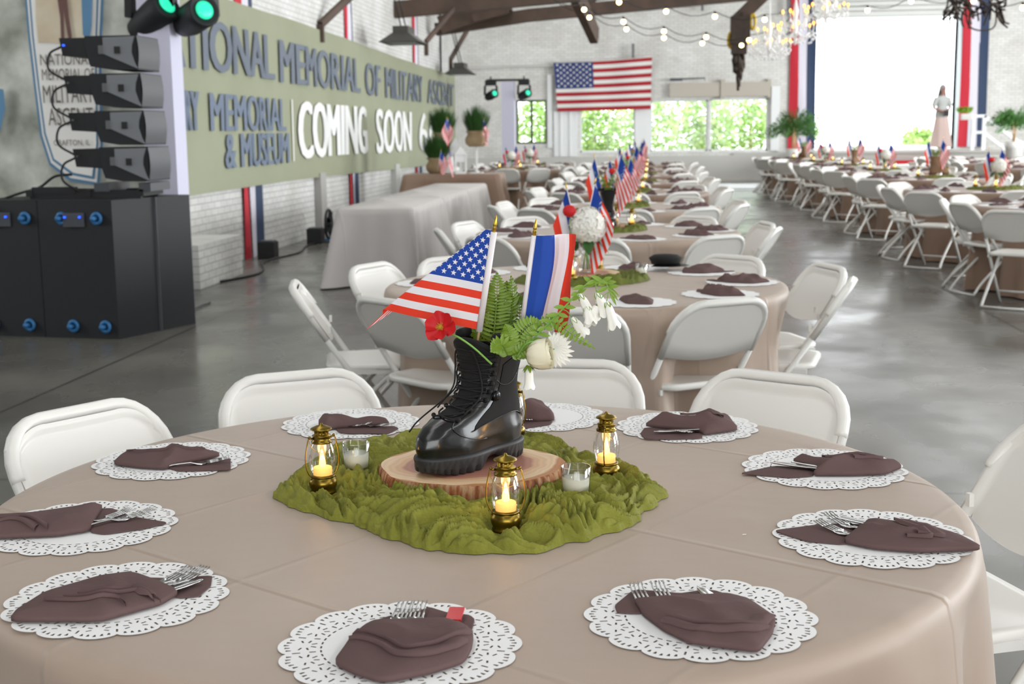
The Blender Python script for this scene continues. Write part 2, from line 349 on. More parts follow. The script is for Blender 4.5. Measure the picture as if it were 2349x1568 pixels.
def spline(pts, n=8):                       # Catmull-Rom through points
    P = [Vector(p) for p in pts]; P = [P[0] * 2 - P[1]] + P + [P[-1] * 2 - P[-2]]; out = []
    for i in range(1, len(P) - 2):
        for k in range(n):
            t = k / n; a, b, c, d = P[i - 1:i + 3]
            out.append(.5 * ((2 * b) + (c - a) * t + (2 * a - 5 * b + 4 * c - d) * t * t + (3 * b - a - 3 * c + d) * t ** 3))
    out.append(P[-2]); return out
def lerp(tab, x):
    if x <= tab[0][0]: return tab[0][1]
    for (a, u), (b, v) in zip(tab, tab[1:]):
        if x <= b: return u + (v - u) * (x - a) / (b - a)
    return tab[-1][1]
def text_geo(s, x0, x1, z0, z1, off=.0, shear=0):    # flat lettering fitted to a box: returns verts (x, z), faces
    cu = bpy.data.curves.new('lettering', 'FONT'); cu.body = s; cu.offset = off; cu.resolution_u = 3; cu.align_x = 'LEFT'
    o = bpy.data.objects.new('lettering_tmp', cu); COL.objects.link(o)
    dg = bpy.context.evaluated_depsgraph_get(); me = bpy.data.meshes.new_from_object(o.evaluated_get(dg))
    V = [(v.co.x, v.co.y) for v in me.vertices]; F = [tuple(p.vertices) for p in me.polygons]
    bpy.data.objects.remove(o); bpy.data.meshes.remove(me)
    xs = [p[0] for p in V]; ys = [p[1] for p in V]; a, b, c, d = min(xs), max(xs), min(ys), max(ys)
    return [(x0 + (x - a) / (b - a) * (x1 - x0), z0 + (y - c) / (d - c) * (z1 - z0)) for x, y in V], F
def wall_holes(mb, axis, c0, c1, u0, u1, z0, z1, holes):
    us = sorted({u0, u1, *[h[0] for h in holes], *[h[1] for h in holes]}); zs = sorted({z0, z1, *[h[2] for h in holes], *[h[3] for h in holes]})
    for a, b in zip(us, us[1:]):
        for c, d in zip(zs, zs[1:]):
            if any(h[0] <= a + 1e-6 and h[1] >= b - 1e-6 and h[2] <= c + 1e-6 and h[3] >= d - 1e-6 for h in holes): continue
            if axis == 'y': mb.box(a, b, c0, c1, c, d)
            else: mb.box(c0, c1, a, b, c, d)

# ------------------------------------------------------------ the hall
WX = -4.65; FY = 37.0
b = MB(); b.box(-12, 16.3, -7, FY, -.2, 0); struct('floor', b, M['floor'])
b = MB(); b.box(WX - .35, WX, 11.4, 30.8, 0, 5.6); b.box(-5.55, -5.2, 30.8, FY, 0, 5.6); b.box(-5.2, WX, 30.5, 30.8, 0, 5.6)
struct('wall_left', b, M['wall_x'])
b = MB(); b.box(-12, WX - .35, 11.4, 11.7, 0, 6); struct('wall_stage_end', b, M['wall_y'])
b = MB(); b.box(-12.3, -12, -7, 11.7, 0, 6); struct('wall_stage_side', b, M['wall_x'])
WIN = [(-3.51, -2.66, 1.12, 2.32), (-1.72, -.20, .86, 2.2), (.23, 1.8, .86, 2.26), (1.86, 3.44, .86, 2.28)]
DOOR = (4.70, 8.44, .85, 4.42)
b = MB(); wall_holes(b, 'y', FY, FY + .35, -5.55, 16.3, 0, 8.2, WIN + [DOOR]); struct('wall_far', b, M['wall_y'])
b = MB(); wall_holes(b, 'x', 16, 16.3, -7, FY, 0, 6, [(-1, 6, .6, 4.8), (10, 17, .6, 4.8), (22, 29, .6, 4.8)]); struct('wall_right', b, M['wall_x'])
b = MB(); wall_holes(b, 'y', -7.3, -7, -12.3, 16.3, 0, 8.2, [(-2, 6, 0, 4.8)]); struct('wall_back', b, M['wall_y'])
b = MB()
for x0, z0, x1, z1 in ((-12.3, 5.6, 2, 8.4), (2, 8.4, 16.3, 5.6)):
    b.add([(x0, -7.3, z0), (x1, -7.3, z1), (x1, FY + .35, z1), (x0, FY + .35, z0), (x0, -7.3, z0 + .2), (x1, -7.3, z1 + .2), (x1, FY + .35, z1 + .2), (x0, FY + .35, z0 + .2)],
          [(0, 3, 2, 1), (4, 5, 6, 7), (0, 1, 5, 4), (2, 3, 7, 6), (1, 2, 6, 5), (3, 0, 4, 7)], 0, False)
struct('ceiling', b, M['roof'])
# white ledge, offsets and pipe runs of the far wall
b = MB(); b.box(-5.2, 2.5, FY - .12, FY, .0, .74); b.box(2.5, 4.6, FY - .12, FY, 0, .8); b.box(-5.2, -3.9, FY - .1, FY, 3.2, 3.26); b.box(-3.9, -2.3, FY - .1, FY, 3.22, 3.28)
b.box(-5.2, 16, FY - .3, FY - .12, 0, .08)
struct('trim_1', b, mat('wall_ledge_paint', 'c9c7c2', .7))
b = MB(); b.box(-2.62, -2.5, FY - .09, FY, 1.0, 3.0); b.box(-2.45, -1.8, FY - .06, FY, .75, 2.0); b.box(-2.28, -2.24, FY - .09, FY - .06, .75, 2); b.box(-2.02, -1.98, FY - .09, FY - .06, .75, 2)
b.box(-.2, .22, FY - .05, FY, .8, 2.3); b.box(3.52, 3.75, FY - .1, FY, .86, 2.6)
struct('trim_2', b, M['white_paint'])
b = MB(); b.box(-5, 4.25, 33.2, 36.0, 0, .006); struct('floor_light_patch', b, M['white_paint'])  # bright patch of light on the floor, laid down as a white strip
# windows: frames, bars, panes
for k, (x0, x1, z0, z1) in enumerate(WIN):
    fr = MB(); t = .045
    fm = M['black'] if k == 0 else M['white_paint']
    fr.box(x0, x1, FY + .05, FY + .13, z0, z0 + t); fr.box(x0, x1, FY + .05, FY + .13, z1 - t, z1); fr.box(x0, x0 + t, FY + .05, FY + .13, z0, z1); fr.box(x1 - t, x1, FY + .05, FY + .13, z0, z1)
    if k == 0:
        fr.box((x0 + x1) / 2 - .03, (x0 + x1) / 2 + .03, FY + .05, FY + .13, z0, z1)
        for q in range(1, 5):
            z = z0 + (z1 - z0) * q / 5; fr.box(x0, x1, FY + .07, FY + .10, z - .009, z + .009)
    else:
        for q in range(1, 3):
            z = z0 + (z1 - z0) * q / 3; fr.box(x0, x1, FY + .07, FY + .09, z - .007, z + .007)
        for q in range(1, 4):
            x = x0 + (x1 - x0) * q / 4; fr.box(x - .006, x + .006, FY + .07, FY + .09, z0, z1)
    w = struct('window_%d' % (k + 1), fr, fm)
    p = MB(); p.box(x0, x1, FY + .085, FY + .09, z0, z1); p.build('pane', M['pane'], w)
# boxed shutter housings above the right pair of windows
b = MB(); b.box(.75, 2.15, FY - .16, FY, 2.34, 2.72); b.box(2.22, 3.45, FY - .16, FY, 2.34, 2.72); b.box(2.14, 2.24, FY - .2, FY, 2.28, 2.8); b.box(3.4, 3.5, FY - .12, FY, 2.3, 2.8)
struct('trim_3', b, mat('weathered_board', 'bdb6aa', .8))
b = MB(); b.tube([(.78, FY - .18, 2.82), (1.7, FY - .18, 2.84), (1.7, FY - .18, 2.78)], .02, 6); b.box(.76, 1.1, FY - .2, FY - .14, 2.78, 2.85)
tag(b.build('window_winder', M['dkgrey']), 'dark winder rod fixed above the wide windows of the far wall', 'window hardware')
# dock door opening: jambs, rolled shutter housing
b = MB(); x0, x1, z0, z1 = DOOR
b.box(x0 - .14, x0, FY - .06, FY + .35, z0, z1); b.box(x1, x1 + .14, FY - .06, FY + .35, z0, z1); b.box(x0, x1, FY + .1, FY + .35, z1 - .02, z1 + .02)
d = struct('door_1', b, mat('galvanised_jamb', 'b9c3c6', .4, .3))
b = MB()
for q in range(5): b.box(x0 - .1, x1 + .1, FY - .1 - .02 * (q % 2), FY + .02, z1 + .0 + q * .13, z1 + .11 + q * .13)
b.build('rolled_shutter', mat('shutter_slats', 'd5d6d2', .5), d)
# raised loading deck in front of the door, carpeted steps, handrail
b = MB(); b.box(4.3, 9.0, 34, FY - .31, 0, .80); b.box(4.3, 9.0, 33.95, FY - .31, .80, .86)
for q in range(6): b.box(4.3, 9.0, 33.985, 34, .06 + q * .125, .15 + q * .125)
b.add([(9.0, 34, 0), (9.9, 34, 0), (9.0, 34, .86), (9.0, FY - .31, 0), (9.9, FY - .31, 0), (9.0, FY - .31, .86)], [(0, 1, 2), (3, 5, 4), (0, 2, 5, 3), (1, 4, 5, 2), (0, 3, 4, 1)], 0, False)
tag(b.build('loading_deck', mat('grey_deck_boards', 'b3b0aa', .7)), 'raised grey-white loading deck below the open dock door', 'platform')
b = MB()
for q in range(3): b.box(5.95, 6.97, 33.95 - .3 * (3 - q), 33.95, .21 * q, .21 * (q + 1) + .002)
st = tag(b.build('carpeted_steps', M['red_carpet']), 'red carpeted steps leading up to the loading deck', 'steps')
t = thing('handrail', 'white wooden handrail sloping down beside the loading deck', 'railing')
for x, y in ((8.2, 34.1), (8.47, 34.1)):
    b = MB(); b.box(x, x + .08, y, y + .08, .86, 1.72); b.build('post', M['white_paint'], t)
b = MB(); b.box(8.9 + .45, 8.98 + .45, 34.1, 34.18, .0, 1.1); b.build('post', M['white_paint'], t)
b = MB(); b.bar((8.2, 34.14, 1.70), (8.56, 34.14, 1.70), .09, .07); b.bar((8.2, 34.14, 1.3), (8.56, 34.14, 1.3), .06, .07); b.bar((8.5, 34.14, 1.70), (9.42, 34.14, 1.0), .09, .08); b.bar((8.5, 34.14, 1.3), (9.42, 34.14, .6), .06, .07)
b.build('rail', M['white_paint'], t)
# outside: ground, gravel bank
b = MB(); b.box(-40, 60, FY + .35, 90, -.3, -.02); struct('ground', b, M['mulch'])
b = MB(); b.box(4.4, 9.5, FY + .35, 45, -.02, .86); b.box(4.71, 8.43, FY - .31, FY + .35, .8, .855); struct('path', b, M['concrete'])

# ------------------------------------------------------------ folding chairs
def chair_geo():
    g = {}
    top = .78; yb = -.265; slope = .47 / .70                       # the long tube leans back from floor front to top rear
    def ty(z): return .205 - slope * z
    def leg(sx):
        b = MB(); b.tube([(sx * .205, ty(.0), .0), (sx * .213, ty(.3), .3), (sx * .215, ty(.56), .56)], .0125, 8); return b
    def rear(sx):
        b = MB(); b.tube(spline([(sx * .188, .13, .425), (sx * .188, -.04, .26), (sx * .19, -.19, .11), (sx * .195, -.265, .012)], 4), .0115, 8); return b
    b = MB(); pts = [(-.215, .56), (-.215, .66)] + [(-.105 + .11 * math.cos(R(a)), .67 + .11 * math.sin(R(a))) for a in range(180, 89, -15)] + [(.105 + .11 * math.cos(R(a)), .67 + .11 * math.sin(R(a))) for a in range(90, -1, -15)] + [(.215, .66), (.215, .56)]
    b.tube([(x, ty(z), z) for x, z in pts], .0145, 8); g['back_frame'] = b
    # moulded backrest: rolled rim then a shallow dished panel with a bowed lower edge
    b = MB(); n = len(pts)
    def outline(k):                                                 # k 0..1 along the U
        f = k * (n - 1); i = min(int(f), n - 2); t = f - i
        return pts[i][0] * (1 - t) + pts[i + 1][0] * t, pts[i][1] * (1 - t) + pts[i + 1][1] * t
    def low(x): return .565 - .03 * math.cos(x / .215 * PI / 2)
    def panel(off, rimdepth):
        def fn(u, v):
            x, z = outline(u); cx, cz = 0, .66
            x0 = x * .98; zz = max(z, .5); bx = x0 * (1 - v); bz = zz + (low(x0 * (1 - v)) - zz) * v if False else 0
            # v: 0 rim outer, 1 panel centre line
            sx = x0 * (1 - v); topz = zz; sz = topz + (.665 - topz) * v
            if z <= .57: sz = low(sx) + (.665 - low(sx)) * max(0, v * 1.0)
            d = rimdepth * min(1, v / .18) + .012 * v
            return (sx, ty(sz) + off - d * (1 if off > 0 else -1), sz)
        return fn
    def topz(x):
        ax_ = abs(x); return .775 if ax_ < .105 else .67 + math.sqrt(max(0, .11 ** 2 - (ax_ - .105) ** 2)) * .96
    def pan(off, dish):
        def fn(u, v):
            x = (u - .5) * .422; z0, z1 = low(x), max(low(x) + .01, topz(x) - .004); z = z0 + (z1 - z0) * v
            e = min(1, (.211 - abs(x) - .014) / .009, ((1 - v) * (z1 - z0) - .014) / .009); d = dish * max(0, e) - .004 * math.cos(x / .211 * PI / 2)
            return (x, ty(z) + off - d, z)
        return fn
    b.grid(pan(.018, .014), 44, 20); b.grid(pan(-.010, .0), 28, 12)
    # closing strip along the lower edge
    lo = [(x, low(x)) for x in [-.211 + .422 * i / 16 for i in range(17)]]
    b.add([(x, ty(z) + .005, z) for x, z in lo] + [(x, ty(z) - .012, z - .002) for x, z in lo] + [(x * .96, ty(z + .06) + .004, z + .06) for x, z in lo] + [(x * .96, ty(z + .06) - .012, z + .06) for x, z in lo],
          [(i, i + 1, 18 + i, 17 + i) for i in range(16)] + [(i, 34 + i, 35 + i, i + 1) for i in range(16)] + [(17 + i, 18 + i, 52 + i, 51 + i) for i in range(16)])
    b.tube([(x * .99, ty(z) + .006, z) for x, z in pts[1:-1]], .017, 8)
    g['backrest'] = b
    b = MB()
    ol = []                                                        # seat outline, wider in front
    for (cx, cy_, r, a0) in ((.155, .165, .06, 0), (-.155, .165, .06, 90), (-.125, -.11, .07, 180), (.125, -.11, .07, 270)):
        ol += arc(cx, cy_, r, a0, a0 + 90, 6)
    k = len(ol)
    def ring(sc, z, wav=0): return [(x * sc, y * sc + .0, z + wav * math.cos(x * 14)) for x, y in ol]
    rr = [ring(.97, .418), ring(1, .424), ring(1, .438), ring(.97, .445), ring(.86, .443), ring(.6, .436), ring(.25, .433)]
    V = [p for q in rr for p in q]; F = []
    for i in range(len(rr) - 1):
        for j in range(k): F.append((i * k + j, i * k + (j + 1) % k, (i + 1) * k + (j + 1) % k, (i + 1) * k + j))
    F.append(tuple(range(k))[::-1]); F.append(tuple((len(rr) - 1) * k + j for j in range(k))); b.add(V, F)
    g['seat'] = b
    b = MB(); b.tube([(-.205, ty(.1) , .1), (.205, ty(.1), .1)], .009, 6); g['stretcher'] = b
    b = MB(); b.tube([(-.193, -.262, .014), (0, -.268, .012), (.193, -.262, .014)], .010, 6); g['rear_stretcher'] = b
    b = MB(); b.bar((-.196, -.15, .412), (-.196, .17, .412), .012, .022); g['seat_rail'] = b
    b = MB(); b.bar((.196, -.15, .412), (.196, .17, .412), .012, .022); g['seat_rail2'] = b
    return g, leg, rear
CG, c_leg, c_rear = chair_geo()
chair_proto = thing('folding_chair', 'white folding chair', 'chair', (0, 0, -50))
CG['seat'].build('seat', M['chair'], chair_proto); CG['backrest'].build('backrest', M['chair'], chair_proto); CG['back_frame'].build('back_frame', M['tube'], chair_proto)
for sx in (-1, 1): c_leg(sx).build('leg', M['tube'], chair_proto); c_rear(sx).build('leg', M['tube'], chair_proto)
for sx in (-1, 1):
    b = MB(); b.obox((sx * .178, -.158, .600), (.016, .012, .03)); b.build('bracket', M['chair'], chair_proto)
CG['stretcher'].build('stretcher', M['tube'], chair_proto); CG['rear_stretcher'].build('stretcher', M['tube'], chair_proto); CG['seat_rail'].build('seat_rail', M['tube'], chair_proto); CG['seat_rail2'].build('seat_rail', M['tube'], chair_proto)
b = MB()
for q in (CG['seat'], CG['backrest'], CG['back_frame'], CG['stretcher'], CG['rear_stretcher'], CG['seat_rail'], c_leg(-1), c_leg(1), c_rear(-1), c_rear(1)): b.add(q.v, q.f)
chair_far = b.build('folding_chair', M['chair'], None, (0, 0, -50)); tag(chair_far, 'white folding chair', 'chair')
used_chair = {}
def put_chair(x, y, face, label, group, far=False):
    src = chair_far if far else chair_proto
    if far not in used_chair:
        used_chair[far] = 1; src.location = (x, y, 0); src.rotation_euler = (0, 0, face - PI / 2); src['label'] = label; src['group'] = group; return src
    return dup(src, label, group, (x, y, 0), face - PI / 2)
SIDES = ['right', 'far-right', 'far centre-right', 'far centre-left', 'far-left', 'left', 'near-left', 'near centre-left', 'near centre-right', 'near-right']
def side(deg): return SIDES[int(round((deg % 360) / 36.0)) % 10]

# ------------------------------------------------------------ round tables with cloths
def round_cloth(cx, cy, name_parts, dents, seed, m, nth=160, rz=.0):
    rnd = random.Random(seed); R0 = .914
    ph = [(rnd.uniform(0, 6.28), rnd.choice((9, 11, 14, 17, 22)), rnd.uniform(.25, 1)) for _ in range(5)]
    def fold(th): 
        return sum(a * math.cos(n * th + p + .6 * math.sin(3 * th + p)) for p, n, a in ph) / 2.2 + .22 * math.cos(37 * th + 2 * math.sin(5 * th + seed))
    b = MB(); nr = 14; V = []; F = []
    rings = [(R0 * .02, .75)] + [(R0 * (i / 10), .75) for i in range(1, 10)] + [(R0 * .975, .7497), (R0 * .995, .746), (R0 + .004, .738), (R0 + .009, .72)]
    zs = [.70, .67, .62, .56, .5, .42, .34, .26, .18, .1, .04, .012]
    for r, z in rings:
        for j in range(nth):
            th = 2 * PI * j / nth; V.append((r * math.cos(th), r * math.sin(th), z))
    for z in zs:
        t = (.74 - z) / .73
        for j in range(nth):
            th = 2 * PI * j / nth; r = R0 + .008 + .035 * t + fold(th) * (.068 * t ** .8)
            for d in dents:
                dd = (th - R(d) + PI) % (2 * PI) - PI
                r -= .20 * math.exp(-(dd / .19) ** 2) * min(1, max(0, (.70 - z) / .22))
            V.append((r * math.cos(th), r * math.sin(th), z))
    k = len(rings) + len(zs)
    for i in range(k - 1):
        for j in range(nth): F.append((i * nth + j, (i + 1) * nth + j, (i + 1) * nth + (j + 1) % nth, i * nth + (j + 1) % nth))
    F.append(tuple(range(nth))); b.add(V, F)
    return b.build('tablecloth', m, None, (cx, cy, 0))
def folding_table(cx, cy, label, group):
    t = thing('round_table', label, 'table', (cx, cy, 0), 0, group)
    b = MB(); b.lathe([(.9, .715), (.905, .72), (.905, .74), (.9, .744)], 48); b.build('tabletop', M['concrete'], t)
    for sx in (-1, 1):
        for sy in (-1, 1):
            b = MB(); b.tube([(sx * .45, sy * .3, .72), (sx * .45, sy * .3, .0)], .014, 6); b.build('leg', M['grey_metal'], t)
    return t

# paper doilies
def doily_real(n=16, R0=.155, sc=.0125):
    cu = bpy.data.curves.new('doily_tmp', 'CURVE'); cu.dimensions = '2D'; cu.fill_mode = 'BOTH'
    def sp(pts):
        s = cu.splines.new('POLY'); s.points.add(len(pts) - 1)
        for p, q in zip(s.points, pts): p.co = (q[0], q[1], 0, 1)
        s.use_cyclic_u = True
    sp([((R0 + sc * abs(math.cos(n * t / 2)) ** .6) * math.cos(t), (R0 + sc * abs(math.cos(n * t / 2)) ** .6) * math.sin(t)) for t in [2 * PI * i / 288 for i in range(288)]])
    def hole(cx, cy, a, l, w, taper=.5):
        ca, sa = math.cos(a), math.sin(a)
        sp([(cx + x * ca - y * sa, cy + x * sa + y * ca) for x, y in ((-l / 2, -w * taper / 2), (l / 2, -w / 2), (l / 2, w / 2), (-l / 2, w * taper / 2))])
    for k in range(n):
        a0 = 2 * PI * k / n
        for q in (-2, -1, 0, 1, 2):                                   # wedges just inside each scallop
            t = a0 + q * .062; r = R0 + .001 - abs(q) * .0022; hole(r * math.cos(t), r * math.sin(t), t, .0072, .0052, .4)
        c = (.1305 * math.cos(a0), .1305 * math.sin(a0))              # little daisies
        for q in range(8):
            t = a0 + 2 * PI * q / 8 + .39
            if q in (0, 7): continue
            hole(c[0] + .0135 * math.cos(t), c[1] + .0135 * math.sin(t), t, .008, .0028, 1)
        am = a0 + PI / n
        hole(.141 * math.cos(am), .141 * math.sin(am), am, .011, .003, 1); hole(.119 * math.cos(am), .119 * math.sin(am), am, .009, .003, 1)
        for q in (-.33, 0, .33):
            t = am + q * .39; hole(.1075 * math.cos(t), .1075 * math.sin(t), t + PI / 2, .008, .0026, 1)
    o = bpy.data.objects.new('doily_tmp', cu); COL.objects.link(o); dg = bpy.context.evaluated_depsgraph_get()
    me = bpy.data.meshes.new_from_object(o.evaluated_get(dg)); bpy.data.objects.remove(o)
    b = MB(); b.add([(v.co.x, v.co.y, .0) for v in me.vertices], [tuple(p.vertices) for p in me.polygons], 0, False)
    bpy.data.meshes.remove(me); return b
def doily_plain(n=16, R0=.155, sc=.0125):
    b = MB(); P = [((R0 + sc * abs(math.cos(n * t / 2)) ** .6) * math.cos(t), (R0 + sc * abs(math.cos(n * t / 2)) ** .6) * math.sin(t)) for t in [2 * PI * i / 96 for i in range(96)]]
    b.prism(P, 0, .0008); return b

# folded napkins
def chaikin(P, k=1):
    for _ in range(k):
        Q = []
        for a, b in zip(P, P[1:] + P[:1]):
            a = Vector(a); b = Vector(b); Q += [a * .82 + b * .18, a * .18 + b * .82]
        P = Q
    return P
def puff(b, poly, h, z0=0, seed=0, ridge=True, edge=.003, soft=.016):
    P = [Vector((p[0], p[1])) for p in poly]; Q0 = []
    for a, c in zip(P, P[1:] + P[:1]): Q0 += [a * .9 + c * .1, a * .1 + c * .9]
    P = Q0; L = [(P[(i + 1) % len(P)] - P[i]).length for i in range(len(P))]; tot = sum(L); n = 72; Q = []; i = 0; acc = 0
    for k in range(n):
        s = tot * k / n
        while acc + L[i] < s: acc += L[i]; i += 1
        Q.append(P[i].lerp(P[(i + 1) % len(P)], (s - acc) / max(L[i], 1e-9)))
    c = sum(Q, Vector((0, 0))) / n
    def dist(p):
        m = 9
        for a, e in zip(P, P[1:] + P[:1]):
            d = e - a; t = max(0, min(1, (p - a).dot(d) / max(d.length_squared, 1e-12))); m = min(m, (p - a - d * t).length)
        return m
    V = []; F = []; ss = [1, 1.0, .985, .96, .92, .86, .78, .69, .59, .48, .36, .24, .12, .03]; fa = random.Random(seed).uniform(0, 6.28); fd = Vector((math.cos(fa), math.sin(fa)))
    for k, s in enumerate(ss):
        for q in Q:
            p = c.lerp(q, s); d = dist(p) if k > 1 else 0
            r1 = 1 - min(1, abs(noise.noise(Vector((p.x * 9, p.y * 9, seed * 7.3)))) * 4); r2 = noise.noise(Vector((p.x * 22, p.y * 22, seed * 3.1)))
            z = z0 if k == 0 else z0 + edge + (h - edge) * (1 - math.exp(-d / soft)) * (.62 + .50 * r1 ** 1.5 + .34 * r2 + 1.3 * (p - c).dot(fd))
            V.append((p.x, p.y, z))
    for i in range(len(ss) - 1):
        for j in range(n): F.append((i * n + j, i * n + (j + 1) % n, (i + 1) * n + (j + 1) % n, (i + 1) * n + j))
    F.append(tuple(range(n))[::-1]); F.append(tuple((len(ss) - 1) * n + j for j in range(n)))
    b.add(V, F)
def fork(tip, tail, z):
    """fork along tip->tail on the table, four tines at the tip"""
    tip = Vector((tip[0], tip[1], z + .004)); tail = Vector((tail[0], tail[1], z + .001)); d = (tail - tip); d.z = 0; d.normalize(); s = Vector((-d.y, d.x, 0)); up = Vector((0, 0, 1))
    b = MB()
    def P(u, v, w): return tip + d * u + s * v + up * w
    for q in (-1.5, -.5, .5, 1.5):
        y = q * .0062
        for (u0, u1, w0, w1, h0, h1) in ((0, .022, .009, .004, .0009, .0013), (.022, .048, .004, .001, .0013, .0014)):
            V = [P(u, y + k * h, w + m_) for u, w, h in ((u0, w0, h0), (u1, w1, h1)) for k, m_ in ((-1, 0), (1, 0), (1, .0018), (-1, .0018))]
            b.add(V, [(0, 1, 2, 3), (7, 6, 5, 4), (0, 4, 5, 1), (1, 5, 6, 2), (2, 6, 7, 3), (3, 7, 4, 0)])
    prof = [(.048, .0115, .001), (.058, .0115, -.001), (.068, .008, .000), (.08, .0035, .003), (.1, .003, .002), (.115, .004, .001), (.125, .0055, .0), (.13, .004, .0)]
    V = []; F = []
    for u, w, h in prof: V += [P(u, -w, h), P(u, w, h), P(u, w, h + .002), P(u, -w, h + .002)]
    for i in range(len(prof) - 1):
        o = i * 4
        for k in range(4): F.append((o + k, o + (k + 1) % 4, o + 4 + (k + 1) % 4, o + 4 + k))
    F += [(0, 1, 2, 3), tuple(len(V) - 4 + k for k in range(4))[::-1]]
    b.add(V, F); return b
def knife(tip, tail, z):
    tip = Vector((tip[0], tip[1], z + .004)); tail = Vector((tail[0], tail[1], z + .001)); d = (tail - tip); d.z = 0; d.normalize(); s = Vector((-d.y, d.x, 0)); up = Vector((0, 0, 1)); b = MB()
    prof = [(0, .001), (.012, .006), (.04, .009), (.08, .009), (.09, .006), (.11, .006), (.125, .0065), (.13, .003)]
    V = []; F = []
    for u, w in prof:
        for y, h in ((-w, .001), (w, .001), (w, .0035), (-w, .0035)): V.append(tip + d * u + s * y + up * (h + .002))
    for i in range(len(prof) - 1):
        o = i * 4
        for k in range(4): F.append((o + k, o + (k + 1) % 4, o + 4 + (k + 1) % 4, o + 4 + k))
    F += [(0, 1, 2, 3), tuple(len(V) - 4 + k for k in range(4))[::-1]]; b.add(V, F); return b

